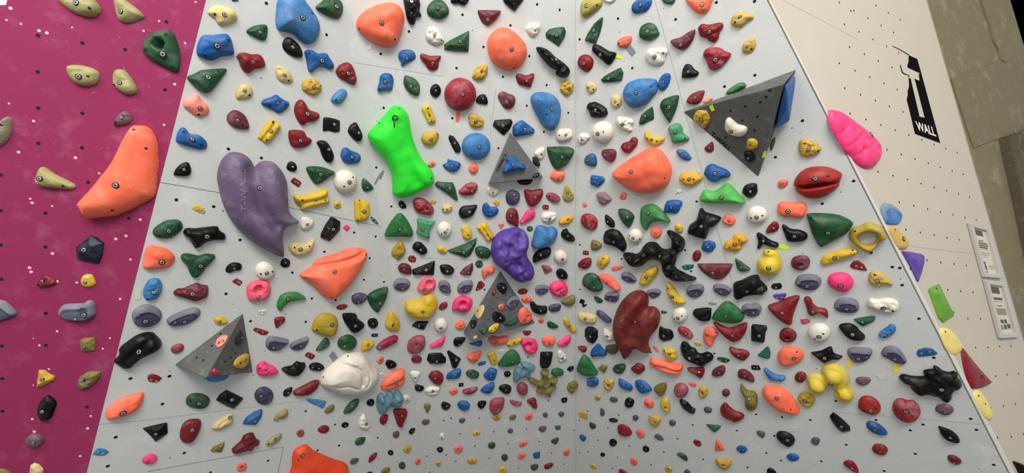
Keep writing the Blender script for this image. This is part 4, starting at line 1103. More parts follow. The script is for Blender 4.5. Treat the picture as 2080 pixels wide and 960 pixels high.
# ------------------------------------------------------------------ setting
GREY = wall_mat('grey_painted_plywood', (199, 200, 195), (230, 229, 224), .7, .25)
PINK = wall_mat('magenta_painted_plywood', (138, 40, 80), (192, 130, 158), .4, .15)
WHITE = wall_mat('white_painted_plywood', (190, 180, 163), (206, 197, 181), .35, .1, .6)
SEAM_AND_GAP = plain('seam_and_gap_shade', (84, 84, 82), .9)  # dark joints, plus the gap shadow painted along the white wall's edge
SEAM2 = plain('faint_seam', (160, 161, 158), .9)
SEAM3 = plain('faint_magenta_seam', (134, 36, 74), .9)
HOLEM = plain('t_nut_hole', (16, 16, 17), .9)
DOTM = plain('white_screw_head', (226, 178, 190), .6)
CONC = wall_mat('bare_concrete', (128, 117, 90), (180, 170, 142), 1.0, .9, .8, .9)  # dull tone also carries the weaker light on this wall
CONCD = wall_mat('stained_concrete', (88, 80, 62), (140, 130, 108), 1.0, 1.0, 1.2, .9)

ex_l = lambda y: 418 - .2531 * y
ex_r = lambda y: 1560 + .5104 * y
SEAMS_AND_GAP = {
 'L': [[(325,370),(445,391)],[(445,391),(600,424)],[(600,424),(775,460)],[(197,862),(293,853)],[(293,853),(620,813)],[(620,813),(832,786)],[(300,957),(576,907)],[(576,907),(563,965)]],
 'C': [[(1168.6,-60),(1168.6,1000)],[(718,127),(900,155)],[(787,521),(960,528)],[(1007,180),(995,280)]],
 'R': [[(ex_r(-60) - 1.6, -60), (ex_r(1000) - 1.6, 1000)],[(1330,0),(1475,530)],[(1700,837),(2007,862)],[(1475,530),(1520,700)]],
 'W': [[(1883 - .285 * 60 - 1.2, -60), (1883 + .285 * 1000 - 1.2, 1000)],[(1590,0),(1742,80)],[(1850,500),(1985,516)]],  # first line paints the shadow of the gap at the right edge
 'P': [[(60,860),(196,857)]],
}
def zz(ox, oy, s, txt): return [(ox + a / s, oy + b / s) for a, b in pts(txt)]
HOLES = {
 'L': zz(340,0,3,'603,20 970,212 372,907') + zz(340,310,3,'573,32 55,287 282,328 443,531 957,603 762,730 357,859 880,888 1025,897') +
      zz(340,640,3,'507,35 843,40 12,371 843,583 1045,793 103,838 613,885 915,822 770,850 262,957') + zz(0,640,3,'795,385 990,540 705,742 657,918 1033,370') +
      zz(680,310,3,'118,486 249,510 213,642 177,773 300,786') + zz(680,640,3,'262,745 27,793 2,665 430,105'),
 'C': zz(680,0,3,'452,192 778,90 280,328 906,286 742,415 1025,468 298,657 716,720 997,903') + zz(1020,0,3,'213,27 350,60 50,155 165,342 271,518 150,644 403,687 254,803') +
      zz(680,310,3,'253,90 345,327 913,833') + zz(680,640,3,'664,640 880,628 761,721 853,797 679,849 737,888 941,870 968,708 561,857 578,955 710,627 500,768') +
      zz(1020,640,3,'282,520 148,692 226,768 35,782 300,838 100,932 375,906 157,254 490,490 437,698'),
 'R': zz(1360,0,3,'520,458 335,527 810,735 37,118 285,15 518,8') + zz(1020,0,3,'706,113 793,415 472,240 422,205') +
      zz(1360,310,3,'165,297 645,27 930,310 95,593 131,722') + zz(1360,640,3,'273,232 527,603 686,619 858,637 410,702 590,838 475,926 925,888 140,667 205,877 48,752 638,733 680,884 1013,521') +
      zz(1700,640,3,'238,637 447,700 590,258 478,843 57,788 288,948 815,630 955,910 850,697 500,20 525,665') + zz(1020,310,3,'728,647 473,560 473,832') +
      zz(1020,640,3,'520,582 645,685 583,760 710,607 526,830 705,865 985,833 775,796 908,908 673,932 470,640 470,835 905,225') + zz(1700,310,3,'102,172 383,702 337,696 397,806 208,609'),
 'W': zz(1700,0,3,'14,15 45,148 134,194 220,240 302,282 376,322 77,287 167,330 252,371 336,411 110,430 200,469 287,508 367,545 14,386 47,537 143,576 234,612 320,648 403,681 80,692 177,728 268,761 356,793 438,822 517,852 592,880 663,905 733,930 305,912 392,941 85,66 103,65 188,111 269,156 345,197 238,34 313,78 386,120') +
      zz(1700,310,3,'475,38 556,63 630,88 702,111 770,132 152,88 250,115 342,140 430,164 513,188 592,210 668,231 740,250 808,270 380,302 468,323 553,343 630,361 707,378 780,395 848,410 420,468 508,486 592,501 671,517 745,530 550,655 632,668 713,678 788,687 675,835 755,843 830,850') +
      zz(1700,640,3,'798,20 874,22 845,196 920,195 992,190 1060,188 967,370 1038,362 1106,355 938,565 1015,552 1087,540 978,745 1063,740 1137,722'),
 'P': zz(0,0,3,'232,217 502,262 763,302 230,438 1006,547 232,658 502,690 234,873 500,900 1014,133') + zz(0,310,3,'4,136 538,181 4,352 277,368 785,400 4,562 277,574 8,770') +
      zz(0,640,3,'12,187 280,183 15,386 16,583 530,558') + [(93, 636)],
}
DOTS = zz(0,0,3,'65,50 128,145 238,187 286,200 55,630 114,926 1000,760 205,737 40,122 970,128 875,188') + zz(0,310,3,'460,30 605,125 855,407 320,613 180,700 468,790 795,650 732,890 348,783 185,280 196,305 768,506 706,525 318,325 190,725') + \
       zz(0,640,3,'671,139 348,97 197,631 209,708 553,613 534,688 489,857 627,203 240,183 298,327') + zz(340,0,3,'172,13 108,263 45,513')

def wall(name, key, outline, mat, label, cat, thick=.05, strip_w=.0022):
    pl = PL[key]
    W3 = [pl.at(*p) for p in outline]
    c = sum(W3) / len(W3)
    loc = lambda X: ((X - c) @ pl.u, (X - c) @ pl.v)
    P = np.array([loc(X) for X in W3])
    if area(P) < 0: P = P[::-1]
    n = len(P)
    vs = [(p[0], p[1], 0) for p in P] + [(p[0], p[1], -thick) for p in P]
    fs = [tuple(range(n)), tuple(range(2 * n - 1, n - 1, -1))] + [(i, n + i, n + (i + 1) % n, (i + 1) % n) for i in range(n)]
    mi = [0] * len(fs)
    def quad(pp, m, z=.0004):
        k = len(vs)
        vs.extend((p[0], p[1], z) for p in pp)
        f = list(range(k, k + len(pp)))
        if area(np.array(pp)) < 0: f.reverse()
        fs.append(tuple(f)); mi.append(m)
    for a, b in SEAMS_AND_GAP.get(key, []):
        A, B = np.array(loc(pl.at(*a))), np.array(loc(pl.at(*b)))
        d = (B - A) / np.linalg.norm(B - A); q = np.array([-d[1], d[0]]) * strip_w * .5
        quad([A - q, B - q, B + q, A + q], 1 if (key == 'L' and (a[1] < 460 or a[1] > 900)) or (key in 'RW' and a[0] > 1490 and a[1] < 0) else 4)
    rnd = random.Random(5)
    for h in HOLES.get(key, []):
        A = np.array(loc(pl.at(*h))); r = .0066 if key != 'W' else .0052
        quad([A + r * np.array([math.cos(t), math.sin(t)]) for t in np.linspace(0, 2 * math.pi, 13)[:-1]], 2, .0003)
    # small wood-screw holes scattered over the sheets
    lo, hi = P.min(0), P.max(0)
    for _ in range({'L': 150, 'C': 170, 'R': 220, 'W': 40, 'P': 25}[key]):
        A = np.array([rnd.uniform(lo[0], hi[0]), rnd.uniform(lo[1], hi[1])])
        if not inside(A[None], P)[0] or segdist(A[None], P).min() < .02: continue
        r = rnd.uniform(.0016, .0034)
        quad([A + r * np.array([math.cos(t), math.sin(t)]) for t in np.linspace(0, 2 * math.pi, 9)[:-1]], 1 if key != 'P' else 3, .0002)
    if key == 'P':
        for h in DOTS:
            A = np.array(loc(pl.at(*h))); r = rnd.uniform(.0035, .0058)
            quad([A + r * np.array([math.cos(t), math.sin(t)]) for t in np.linspace(0, 2 * math.pi, 11)[:-1]], 3, .0003)
    o = link(name, mesh(name, vs, fs, [mat, SEAM_AND_GAP, HOLEM, DOTM, SEAM3 if key == 'P' else SEAM2], False, mi))
    o.matrix_world = frame(pl, c)
    tag(o, label, cat, None, 'structure')
    return o
TY, BY = -300, 1090
wall('wall_left', 'P', [(-420, 25), (12, 10), (60, -160), (200, -300), (ex_l(TY), TY), (ex_l(BY), BY), (-420, BY)], PINK, 'magenta painted climbing wall panel on the left', 'wall')
wall('wall_grey_left', 'L', [(ex_l(TY), TY), (fold_x(TY), TY), (fold_x(BY), BY), (ex_l(BY), BY)], GREY, 'grey painted climbing panel beside the magenta wall', 'wall')
wall('wall_grey_middle', 'C', [(fold_x(TY), TY), (1170, TY), (1170, BY), (fold_x(BY), BY)], GREY, 'grey painted overhanging panel in the middle', 'wall')
wall('wall_grey_right', 'R', [(1170, TY), (ex_r(TY), TY), (ex_r(BY), BY), (1170, BY)], GREY, 'grey painted climbing panel beside the white wall', 'wall')
edge_r = lambda y: 1883 + .285 * y
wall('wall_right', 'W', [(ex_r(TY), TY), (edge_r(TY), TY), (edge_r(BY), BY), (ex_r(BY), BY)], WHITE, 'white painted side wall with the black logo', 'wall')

def slab(name, pl, outline, h0, h1, mat, parent=None, bevel=0, mats=None):
    """a flat piece lying on a plane between two heights"""
    W3 = [pl.at(*p) for p in outline]; c = sum(W3) / len(W3)
    P = np.array([((X - c) @ pl.u, (X - c) @ pl.v) for X in W3])
    if area(P) < 0: P = P[::-1]
    n = len(P)
    vs = [(p[0], p[1], h1) for p in P] + [(p[0], p[1], h0) for p in P]
    fs = [tuple(range(n)), tuple(range(2 * n - 1, n - 1, -1))] + [(i, n + i, n + (i + 1) % n, (i + 1) % n) for i in range(n)]
    me = mesh(name, vs, fs, [mat])
    if bevel:
        bm = bmesh.new(); bm.from_mesh(me)
        bmesh.ops.bevel(bm, geom=[e for e in bm.edges], offset=bevel, segments=2, affect='EDGES', profile=.6)
        bm.to_mesh(me); bm.free()
    o = bpy.data.objects.new(name, me); COL.objects.link(o)
    mw = frame(pl, c)
    if parent is not None:
        o.parent = parent; o.matrix_parent_inverse = Matrix.Identity(4)
        o.matrix_local = parent.matrix_world.inverted() @ mw
    else: o.matrix_world = mw
    return o
# bright edge strip where the grey panel meets the white wall
st = slab('trim_1', PL['W'], [(ex_r(TY), TY), (ex_r(TY) + 2, TY), (ex_r(300) + 4, 300), (ex_r(BY) + 11, BY), (ex_r(BY), BY)], .0005, .003, plain('edge_strip_paint', (206, 202, 192), .7))
tag(st, 'narrow white edge strip along the white wall', 'trim', None, 'structure')
# concrete behind the white wall
WB = Plane(PL['W'].n, PL['W'].d - .22)
def struct_slab(name, pl, outline, h0, h1, mat, label):
    o = slab(name, pl, outline, h0, h1, mat); tag(o, label, 'wall', None, 'structure'); return o
struct_slab('wall_concrete', WB, [(edge_r(-260) - 40, -260), (2046, -260), (2046, -20), (2100, 160), (2400, 330), (2600, 1090), (edge_r(1090) - 40, 1090)], -.2, 0, CONC, 'bare concrete wall behind the white panel')
struct_slab('trim_2', WB, [(1978, -40), (1988, -40), (1996, -5), (2006, 22), (2012, 36), (2020, 62), (2030, 84), (2036, 108), (2051, 122), (2040, 128), (2029, 123), (2025, 104), (2014, 80), (2009, 58), (2000, 34), (1992, 8)], .001, .012, wall_mat('plaster_ridge', (128, 116, 88), (176, 164, 136), 1.0, 1.0, 2.5, .95), 'rough plaster ridge running down the concrete')
struct_slab('trim_3', WB, [(2028, 283), (2085, 262), (2300, 330), (2400, 1200), (2200, 1100), (2100, 620), (2058, 420)], .001, .05, CONCD, 'darker stained concrete block')
struct_slab('trim_4', WB, [(1930, 160), (2044, 117), (2090, 112), (2150, 260), (2072, 267), (2020, 284), (1975, 300)], .001, .007, wall_mat('smooth_concrete', (124, 114, 88), (170, 160, 132), 1.0, .9, 1.0, .9), 'smooth concrete band below the plaster ridge')
dk = struct_slab('dark_gap_panel', Plane(PL['W'].n, PL['W'].d - 1.2), [(1900, -300), (2700, -300), (2700, 600), (2000, 500)], -.05, 0, plain('unlit_gap_black', (2, 2, 2), 1, 0, 0), 'black panel standing in for the dark gap beyond the concrete wall')  # black panel added to paint the darkness of the unlit gap
dk2 = struct_slab('wall_back', Plane(PL['P'].n, PL['P'].d - .6), [(-500, -400), (200, -400), (200, 200), (-500, 300)], -.05, 0, plain('pale_backing', (214, 206, 204), .9), 'pale wall behind the magenta panel corner')
# padded floor
fl = mesh('floor', [(-5, -4, 0), (5, -4, 0), (5, 7, 0), (-5, 7, 0), (-5, -4, -.3), (5, -4, -.3), (5, 7, -.3), (-5, 7, -.3)],
          [(0, 1, 2, 3), (7, 6, 5, 4), (0, 4, 5, 1), (1, 5, 6, 2), (2, 6, 7, 3), (3, 7, 4, 0)], [plain('mat_vinyl', (120, 122, 126), .6)])
tag(link('floor', fl), 'grey padded landing mat', 'floor', None, 'structure')
# ------------------------------------------------------------------ volumes
VGREY = wall_mat('volume_grey_paint', (92, 93, 90), (170, 170, 166), .5, .3, 2.2, .75)
VPALE = wall_mat('volume_mid_grey_paint', (106, 108, 106), (180, 180, 178), .6, .2, 2.2, .75)
VCHALK = wall_mat('volume_chalky_grey_paint', (92, 93, 95), (164, 164, 164), .6, .2, 2.2, .75)
def volume(base_px, apex, pkey, desc, mat, hs=None, extra=()):
    """triangular plywood box: base corners on the wall, apex corner standing out"""
    pl = PL[pkey]
    hs = hs or [0] * len(base_px)
    V = [pl.at(*p, h) for p, h in zip(base_px, hs)]
    A = pl.at(*apex[:2], apex[2])
    c = sum(V) / len(V)
    g = [pl.at(*p) for p in base_px]
    bm = bmesh.new()
    L = lambda X: Vector((float((X - c) @ pl.u), float((X - c) @ pl.v), float((X - c) @ pl.n)))
    for X in V + [A] + g: bm.verts.new(L(X + pl.n * .001))
    bmesh.ops.remove_doubles(bm, verts=bm.verts[:], dist=1e-5)
    bmesh.ops.convex_hull(bm, input=bm.verts[:])
    bmesh.ops.bevel(bm, geom=bm.edges[:], offset=.0025, segments=1, affect='EDGES')
    bmesh.ops.recalc_face_normals(bm, faces=bm.faces[:])
    me = bpy.data.meshes.new('wall_volume'); bm.to_mesh(me); bm.free(); me.materials.append(mat)
    o = bpy.data.objects.new('triangular_volume', me); COL.objects.link(o); o.matrix_world = frame(pl, c)
    px = np.array(list(base_px) + [apex[:2]])
    ITEMS.append(dict(o=o, desc=desc, short=desc, c=px.mean(0), a=abs(area(np.array(base_px))), where=pkey, cat='volume', group='grey triangular volumes'))
    return o, V, A
def dots(o, pl, plist, r=.0062):
    for p in plist:
        b = bpy.data.objects.new('bolt_hole', HOLE); COL.objects.link(b); b.parent = o
        X = pl.at(*p, .0004)
        b.matrix_local = o.matrix_world.inverted() @ frame(pl, X) @ Matrix.Diagonal((r / .0046, r / .0046, 1, 1))
# large one on the right
v1, V, A = volume([(1387.5, 227), (1617, 141), (1540, 359)], (1590, 171, .2), 'R', 'large dark grey triangular volume', VGREY)
PL['V1'] = Plane.three(V[0], A, V[2])
dots(v1, PL['V1'], zz(1380, 130, 3.992, '415,378 535,344 656,310 633,424 510,458 611,540 376,595 703,267 735,215'))
# mid one
b2 = [(1036.3, 267.9), (991.7, 373.5), (1102.7, 359.3)]
v2, V, A = volume(b2, (1045, 335, .06), 'C', 'mid grey triangular volume', VPALE, [.06, .06, .06])
c3 = [PL['C'].at(*p, .06) for p in b2]
PL['V2'] = Plane.three(*c3); PL['V2'].d += .0065
# low middle one
v3, V, A = volume([(1016.2, 548.9), (1087.3, 655.1), (941, 672.8)], (956.6, 694, .17), 'C', 'chalky grey triangular volume crowded with holds', VCHALK)
PL['V3a'] = Plane.three(V[0], A, V[2]); PL['V3b'] = Plane.three(V[0], A, V[1])
dots(v3, PL['V3b'], zz(930, 540, 5.647, '453,366 402,489 547,504 351,615'), .0045)
# low left one
v4, V, A = volume([(493.3, 635), (354.2, 740), (514, 755)], (418, 767, .16), 'L', 'dark grey lower-left triangular volume', VGREY)
PL['V4a'] = Plane.three(V[0], A, V[1]); PL['V4b'] = Plane.three(V[0], A, V[2])
dots(v4, PL['V4a'], zz(345, 625, 6, '620,316 512,463 325,606 405,637'), .0052)
dots(v4, PL['V4b'], zz(345, 625, 6, '758,503 800,548 740,600 672,655 785,645'), .0048)

def lettering(text, pl, p0, p1, hpx, lift, mat, name, parent, depth=.0012, bold=0, stretch=1.0, up=None):
    """text from picture point p0 to p1, cap height hpx measured to the left of the reading direction"""
    cu = bpy.data.curves.new(name, 'FONT'); cu.body = text; cu.extrude = depth; cu.size = 1; cu.offset = bold
    tmp = bpy.data.objects.new('tmp_text', cu); COL.objects.link(tmp)
    bpy.context.view_layer.update()
    me = bpy.data.meshes.new_from_object(tmp.evaluated_get(bpy.context.evaluated_depsgraph_get()))
    bpy.data.objects.remove(tmp); bpy.data.curves.remove(cu)
    co = np.array([v.co[:] for v in me.vertices])
    w = co[:, 0].max() - co[:, 0].min(); h = co[:, 1].max() - min(0, co[:, 1].min())
    p0, p1 = np.array(p0, float), np.array(p1, float)
    d = p1 - p0; nrm = np.array(up) if up is not None else np.array([d[1], -d[0]]) / np.linalg.norm(d) * hpx
    o0, X, Y = pl.at(*p0), pl.at(*p1), pl.at(*(p0 + nrm))
    ex, ey = (X - o0) / w, (Y - o0) / h
    base = o0
    for v, q in zip(me.vertices, co):
        wp = base + ex * (q[0] - co[:, 0].min()) + ey * q[1] + pl.n * (lift + q[2])
        v.co = parent.matrix_world.inverted() @ Vector(wp)
    me.materials.clear(); me.materials.append(mat)
    o = bpy.data.objects.new(name, me); COL.objects.link(o); o.parent = parent
    return o
BLACKP = plain('black_paint', (8, 7, 7), .9, 0, .05)
lettering('T-WALL', PL['V1'], (1443.5, 272.5), (1481, 306), 8, .001, BLACKP, 'lettering', v1, .0004, .012)
lettering('T-WALL', PL['V2'], (1024, 309.5), (1007.5, 347), 6, .001, BLACKP, 'lettering', v2, .0004, .01)
for q in ('V1', 'V3a', 'V3b', 'V4a', 'V4b'): PL[q].d += .0022
# ------------------------------------------------------------------ holds
T = None
idx = 0
BYLINE = {}
for line in DATA.strip().split('\n'):
    if line.startswith('T ') and '|' not in line:
        a = line.split(); T = (float(a[1]), float(a[2]), float(a[3]), a[4]); continue
    idx += 1
    o = build_hold(line, T, idx)
    BYLINE[line.split('|')[0]] = o

# raised lettering on the two heart-tailed macros
for key, pk, a, b, h, m in (('w mr giant heart-tailed', 'L', (502, 430), (498, 343), 12, chalkmat('w')), ('r mr giant heart-tailed', 'R', (1262, 668), (1276, 628), 9, chalkmat('r'))):
    o = BYLINE[key]; pl = PL[pk]
    me = o.data
    zs = [v.co.z for v in me.vertices]
    let = lettering('T-WALL', Plane(pl.n, pl.d), a, b, h, 0, m, 'raised_lettering', o, .002, .004)
    # drape the letters over the moulded surface
    from mathutils.bvhtree import BVHTree
    bv = BVHTree.FromPolygons([v.co[:] for v in me.vertices], [p.vertices[:] for p in me.polygons])
    camloc = o.matrix_world.inverted() @ Vector(CAM)
    for v in let.data.vertices:
        z = v.co.z
        hit = bv.ray_cast(camloc, (Vector((v.co.x, v.co.y, 0)) - camloc).normalized())
        if hit[0] is not None: v.co = hit[0] + Vector((0, 0, .0012 + z))
# dark printed mark on the lime macro
lime = BYLINE['l mr huge hourglass']; me = lime.data
bv = BVHTree.FromPolygons([v.co[:] for v in me.vertices], [p.vertices[:] for p in me.polygons])
camloc = lime.matrix_world.inverted() @ Vector(CAM)
def printed(name, shape_px):
    pl = PL['C']; n = len(shape_px); vs = []
    for p in shape_px:
        q = lime.matrix_world.inverted() @ Vector(pl.at(*p))
        hit = bv.ray_cast(camloc, (q - camloc).normalized())
        vs.append((hit[0] if hit[0] is not None else q) + Vector((0, 0, .0012)))
    h = n // 2
    link(name, mesh(name, [v[:] for v in vs], [(i, i + 1, n - 2 - i, n - 1 - i) for i in range(h - 1)], [BLACKP]), lime)
arc = [(802.4 + r * math.cos(math.radians(a)), 240.2 + r * math.sin(math.radians(a))) for r, aa in ((6.2, range(-250, 31, 20)), (4.9, range(30, -251, -20))) for a in aa]
printed('printed_swirl', arc)
printed('printed_strip', [(800.2, 247.5), (799.6, 252), (799.8, 258.5), (802, 258.5), (801.8, 252), (802.4, 247.5)])
# blue wedge on the flank of the large volume
def hull(name, pl, pl_pts, mat, desc):
    X = [pl.at(*p) if len(p) == 2 else pl.at(p[0], p[1], p[2]) for p in pl_pts]
    c = sum(X) / len(X); bm = bmesh.new()
    for q in X: bm.verts.new(Vector((float((q - c) @ pl.u), float((q - c) @ pl.v), float((q - c) @ pl.n))))
    bmesh.ops.convex_hull(bm, input=bm.verts[:])
    bmesh.ops.bevel(bm, geom=bm.edges[:], offset=.003, segments=2, affect='EDGES')
    bmesh.ops.recalc_face_normals(bm, faces=bm.faces[:])
    me = bpy.data.meshes.new(name); bm.to_mesh(me); bm.free(); me.materials.append(mat)
    o = bpy.data.objects.new(name, me); COL.objects.link(o); o.matrix_world = frame(pl, c)
    px = np.array([p[:2] for p in pl_pts])
    ITEMS.append(dict(o=o, desc=desc, short=desc, c=px.mean(0), a=4500, where='R', cat='large climbing hold', group='large macro holds'))
    return o
hz = lambda zx, zy: (1380 + zx / 3.992, 130 + zy / 3.992)
hull('macro_hold', PL['R'], [hz(775, 525) + (.075,), hz(806, 330) + (.14,), hz(846, 178) + (.185,), hz(912, 84) + (.06,), hz(935, 112) + (.03,), hz(925, 210) + (.02,), hz(887, 350) + (.03,), hz(885, 468) + (.02,),
     hz(868, 205) + (.16,), hz(868, 350) + (.12,), hz(775, 530) + (.01,), hz(900, 300) + (.001,), hz(918, 130) + (.002,)], cmat('B'), 'blue wedge-shaped slab macro hold')

# keep neighbouring holds from running into one another: the smaller one gives way
from mathutils.bvhtree import BVHTree
bpy.context.view_layer.update()
def world_bvh(o):
    mw = o.matrix_world
    return BVHTree.FromPolygons([mw @ v.co for v in o.data.vertices], [p.vertices[:] for p in o.data.polygons])
def bb(o):
    q = np.array([(o.matrix_world @ Vector(c))[:] for c in o.bound_box]); return q.min(0), q.max(0)
for _round in range(10):
    info = [(bb(i['o']), i) for i in ITEMS]
    tree = {}
    moved = False
    for a in range(len(info)):
        for b in range(a + 1, len(info)):
            (la, ha), A_ = info[a]; (lb, hb), B_ = info[b]
            if (la > hb).any() or (lb > ha).any(): continue
            for q in (A_, B_):
                if q['o'].name not in tree: tree[q['o'].name] = world_bvh(q['o'])
            if not tree[A_['o'].name].overlap(tree[B_['o'].name]): continue
            fix, mv = (A_, B_) if A_['a'] > B_['a'] or A_['cat'] == 'volume' else (B_, A_)
            o = mv['o']
            pl = PL[mv['where']]
            dlt = np.array((o.matrix_world.translation - fix['o'].matrix_world.translation)[:])
            dlt -= pl.n * dlt.dot(pl.n); dlt /= max(1e-9, np.linalg.norm(dlt))
            onit = mv['where'][0] == 'V' and fix['cat'] == 'volume'
            o.matrix_world = Matrix.Translation(Vector(pl.n * .0012 if onit else dlt * (.0045 if fix['cat'] == 'volume' else .0022))) @ o.matrix_world @ (Matrix.Identity(4) if onit else Matrix.Diagonal((.975, .975, .97, 1)))
            moved = True
    bpy.context.view_layer.update()
    if not moved: break
# ------------------------------------------------------------------ tape and tags
TAPE = [
 ('orange', (250, 104, 72), 'C', zz(680,0,3,'742,680 765,678 757,742 735,740'), 'orange tape strip'),
 ('white', (226, 224, 220), 'C', zz(680,0,3,'203,300 215,255 230,265 222,300'), 'white tape scrap'),
 ('grey', (128, 130, 134), 'C', zz(680,310,3,'240,188 272,128 296,104 302,114 282,162 270,155 247,195'), 'torn grey tape strip'),
 ('grey', (104, 104, 106), 'L', [(668,722),(677,712),(686,725),(677,734)], 'grey diamond tape piece'),
 ('pale', (206, 208, 190), 'L', [(272,585),(288,585),(284,608),(275,608)], 'pale tape rectangle'),
 ('neon', (226, 250, 40), 'R', zz(1020,0,3,'688,332 733,343 730,360 688,350'), 'neon yellow tape tab'),
 ('grey', (130, 132, 136), 'R', zz(1020,0,3,'752,295 785,275 815,318 790,345'), 'grey tape square'),
 ('pale', (196, 198, 198), 'R', zz(1020,310,3,'815,262 845,265 848,290 830,290'), 'small silver tape tab'),
 ('neon', (226, 250, 40), 'V1', zz(1380,130,3.992,'242,340 270,328 288,375 262,383'), 'neon yellow tape tab'),
 ('neon', (216, 240, 40), 'V1', zz(1380,130,3.992,'668,758 686,708 706,700 698,752'), 'slanted neon yellow tape tab'),
 ('neon', (226, 250, 40), 'R', zz(1360,310,3,'662,558 700,562 732,575 720,590 690,585 660,575'), 'long neon yellow tape tab'),
 ('pale', (190, 192, 188), 'R', zz(1360,640,3,'740,683 785,680 795,708 745,705'), 'white tag'),
 ('yellow', (236, 212, 72), 'R', zz(1700,640,3,'53,310 65,265 97,280 85,320'), 'yellow tape tab'),
 ('yellow', (236, 212, 72), 'R', zz(1700,640,3,'340,290 380,300 375,350 345,350'), 'upright yellow tape tab'),
 ('pale', (190, 192, 188), 'R', zz(1700,640,3,'235,365 295,362 310,390 260,390'), 'white tag'),
]
for nm, rgb, pk, P, desc in TAPE:
    pk2 = facet(*np.mean(P, 0)) if pk in 'LCR' else pk
    lift = .0012 if pk.startswith('V') else .0008
    o = slab('tape_strip', PL[pk2], P, lift, lift + .0009, plain('tape_' + nm, rgb, .5))
    ITEMS.append(dict(o=o, desc=desc, short=desc, c=np.mean(P, 0), a=abs(area(np.array(P))), where=pk2, cat='tape', group='tape markers'))
# ------------------------------------------------------------------ painted logo on the white wall
W = PL['W']
lg = lambda t: zz(1790, 80, 4.174, t)
logo = slab('painted_logo', W, lg('232,135 303,167 330,262 320,280 320,284 222,238 220,222 230,190'), .0006, .0016, BLACKP)
tag(logo, 'black painted logo with a cracked white T above WALL, on the white side wall', 'logo')
for nm, t in (('logo_panel', '282,332 300,345 325,350 318,300 330,262 497,878 285,800 240,610 215,510 225,465 222,440 235,400 232,330 246,330 322,655 368,665'),
              ('crack_line', '92,57 160,92 232,135 232,128 160,87 95,55'), ('crack_line', '160,215 180,278 200,292 236,304 232,330 228,304 196,298 174,282 158,225')):
    slab(nm, W, lg(t), .0006, .0016, BLACKP, logo)
lettering('WALL', W, lg('303,768')[0], lg('462,822')[0], 0, .002, plain('white_paint', (222, 214, 198), .7), 'lettering', logo, .0002, .02, up=(lg('283,688')[0][0] - lg('303,768')[0][0], lg('283,688')[0][1] - lg('303,768')[0][1]))
# ------------------------------------------------------------------ framed notices
ALU = plain('frame_aluminium', (200, 198, 190), .35, .55)
PAPER = plain('notice_paper', (206, 198, 178), .6)
INK = plain('notice_ink', (84, 80, 74), .7)
INK2 = plain('notice_grey_print', (140, 132, 118), .7)
def lerp2(q, a, b):
    q = [np.array(x) for x in q]
    return tuple((q[0] * (1 - a) + q[1] * a) * (1 - b) + (q[3] * (1 - a) + q[2] * a) * b)
def notice(q, rows, desc):
    """q: picture corners tl, tr, br, bl of the outer frame"""
    root = bpy.data.objects.new('notice_frame', None); COL.objects.link(root)
    root.matrix_world = frame(W, W.at(*lerp2(q, .5, .5)))
    L = lambda *ab: [lerp2(q, a, b) for a, b in ab]
    bx, by = .15, .075
    slab('notice_sheet', W, L((bx * .8, by * .8), (1 - bx * .8, by * .8), (1 - bx * .8, 1 - by * .8), (bx * .8, 1 - by * .8)), .001, .005, PAPER, root)
    for pp in (((0, 0), (bx, 0), (bx, 1), (0, 1)), ((1 - bx, 0), (1, 0), (1, 1), (1 - bx, 1)), ((bx, 0), (1 - bx, 0), (1 - bx, by), (bx, by)), ((bx, 1 - by), (1 - bx, 1 - by), (1 - bx, 1), (bx, 1))):
        slab('frame_rail', W, L(*pp), .001, .016, ALU, root, .004)
    for a0, b0, a1, b1, dk_ in rows:
        slab('print_line' if b1 - b0 < .05 else 'print_block', W, L((a0, b0), (a1, b0), (a1, b1), (a0, b1)), .0051, .0055, INK if dk_ else INK2, root)
    tag(root, desc, 'notice', 'framed notices on the white wall')
nz = lambda t: zz(1950, 440, 3.692, t)
notice(nz('45,45 190,85 292,462 155,452'), [(.3, .1, .68, .2, 1), (.36, .29, .6, .31, 1), (.25, .33, .78, .355, 1), (.25, .37, .78, .395, 1), (.25, .41, .74, .44, 1), (.25, .46, .74, .47, 0), (.25, .52, .76, .535, 0), (.25, .56, .7, .575, 0), (.38, .6, .6, .61, 0),
       (.22, .72, .3, .9, 1), (.33, .7, .4, .86, 1), (.22, .7, .4, .725, 1), (.22, .79, .4, .81, 1), (.25, .885, .4, .905, 1), (.52, .77, .82, .785, 0), (.52, .81, .8, .825, 0)], 'upper silver framed paper notice on the white wall')
notice(nz('162,470 305,495 418,900 275,908'), [(.3, .1, .72, .22, 1), (.3, .29, .76, .335, 1), (.3, .36, .72, .37, 0), (.36, .43, .66, .445, 1), (.22, .48, .78, .6, 0), (.36, .68, .5, .75, 1), (.54, .68, .68, .75, 1), (.26, .78, .42, .86, 0), (.46, .77, .6, .85, 1), (.64, .76, .8, .84, 1)], 'lower silver framed paper notice on the white wall')

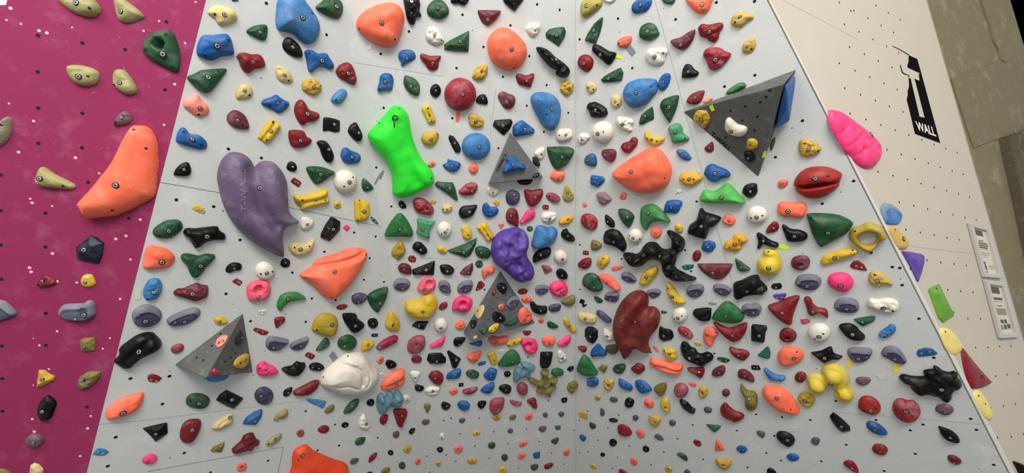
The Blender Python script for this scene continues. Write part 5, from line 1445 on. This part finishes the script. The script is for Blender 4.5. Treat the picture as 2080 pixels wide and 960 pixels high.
# ------------------------------------------------------------------ labels: name each thing by its look and a neighbour
from collections import Counter
cnt = Counter(i['desc'] for i in ITEMS)
WHERE = {'P': 'on the magenta wall', 'W': 'on the white side wall', 'L': 'on the grey wall', 'C': 'on the grey wall', 'R': 'on the grey wall',
         'V1': 'on the large dark grey volume', 'V2': 'on the mid grey volume', 'V3a': 'on the chalky grey volume', 'V3b': 'on the chalky grey volume', 'V4a': 'on the lower-left volume', 'V4b': 'on the lower-left volume'}
used = set()
Cs = np.array([i['c'] for i in ITEMS]); As = np.array([i['a'] for i in ITEMS])
for k, it in enumerate(ITEMS):
    dv = Cs - it['c']; d = np.hypot(dv[:, 0], dv[:, 1])
    cand = []
    for j in np.argsort(d)[1:26]:
        nb = ITEMS[j]
        if nb['desc'] == it['desc']: continue
        sc = d[j] + (90 if cnt[nb['desc']] > 1 else 0) - min(25, math.sqrt(As[j]) * .3) + (25 if nb['cat'] in ('tape', 'foothold') else 0)
        cand.append((sc, j))
    cand.sort()
    lab = None
    for sc, j in cand:
        dx, dy = it['c'] - ITEMS[j]['c']
        if abs(dx) > 2.2 * abs(dy): rel = 'right of' if dx > 0 else 'left of'
        elif abs(dy) > 2.2 * abs(dx): rel = 'below' if dy > 0 else 'above'
        else: rel = ('below' if dy > 0 else 'above') + ' and ' + ('right of' if dx > 0 else 'left of')
        w = WHERE[it['where']] if it['where'][0] == 'V' else ''
        lab = f"{it['desc']} {w} {rel} the {ITEMS[j]['short']}".replace('  ', ' ')
        if len(lab.split()) > 16: lab = f"{it['desc']} {rel} the {ITEMS[j]['short']}"
        if len(lab.split()) > 16: continue
        if lab not in used: break
    used.add(lab)
    tag(it['o'], lab, it['cat'], it['group'])

# ------------------------------------------------------------------ light and camera
def area_light(name, loc, target, size, power, col):
    l = bpy.data.lights.new(name, 'AREA'); l.shape = 'RECTANGLE'; l.size, l.size_y = size; l.energy = power; l.color = col
    o = bpy.data.objects.new(name, l); COL.objects.link(o); o.location = loc
    o.rotation_euler = (Vector(target) - Vector(loc)).to_track_quat('-Z', 'Y').to_euler()
    return o
area_light('ceiling_lamp', (.4, -2.6, 4.4), (.2, 2.2, 1.2), (3.2, 1.4), 255, (1, .99, .965))
area_light('ceiling_lamp', (-2.4, -.9, 3.9), (.2, 2.2, 1.4), (1.6, 1.2), 52, (1, .98, .95))
wd = bpy.data.worlds.new('hall_light'); bpy.context.scene.world = wd; wd.use_nodes = True
bg = wd.node_tree.nodes['Background']; bg.inputs[0].default_value = (.97, .985, 1, 1); bg.inputs[1].default_value = .66
cam = bpy.data.cameras.new('camera'); cam.sensor_width = 36; cam.lens = 36 * F / 2080; cam.clip_start = .02
co = bpy.data.objects.new('camera', cam); COL.objects.link(co)
co.location = CAM; co.rotation_euler = (math.pi / 2 + PITCH, 0, 0)
sc = bpy.context.scene; sc.camera = co
sc.view_settings.view_transform = 'Standard'; sc.view_settings.look = 'None'; sc.view_settings.gamma = 1; sc.view_settings.use_curve_mapping = False
sc.view_settings.exposure = 0
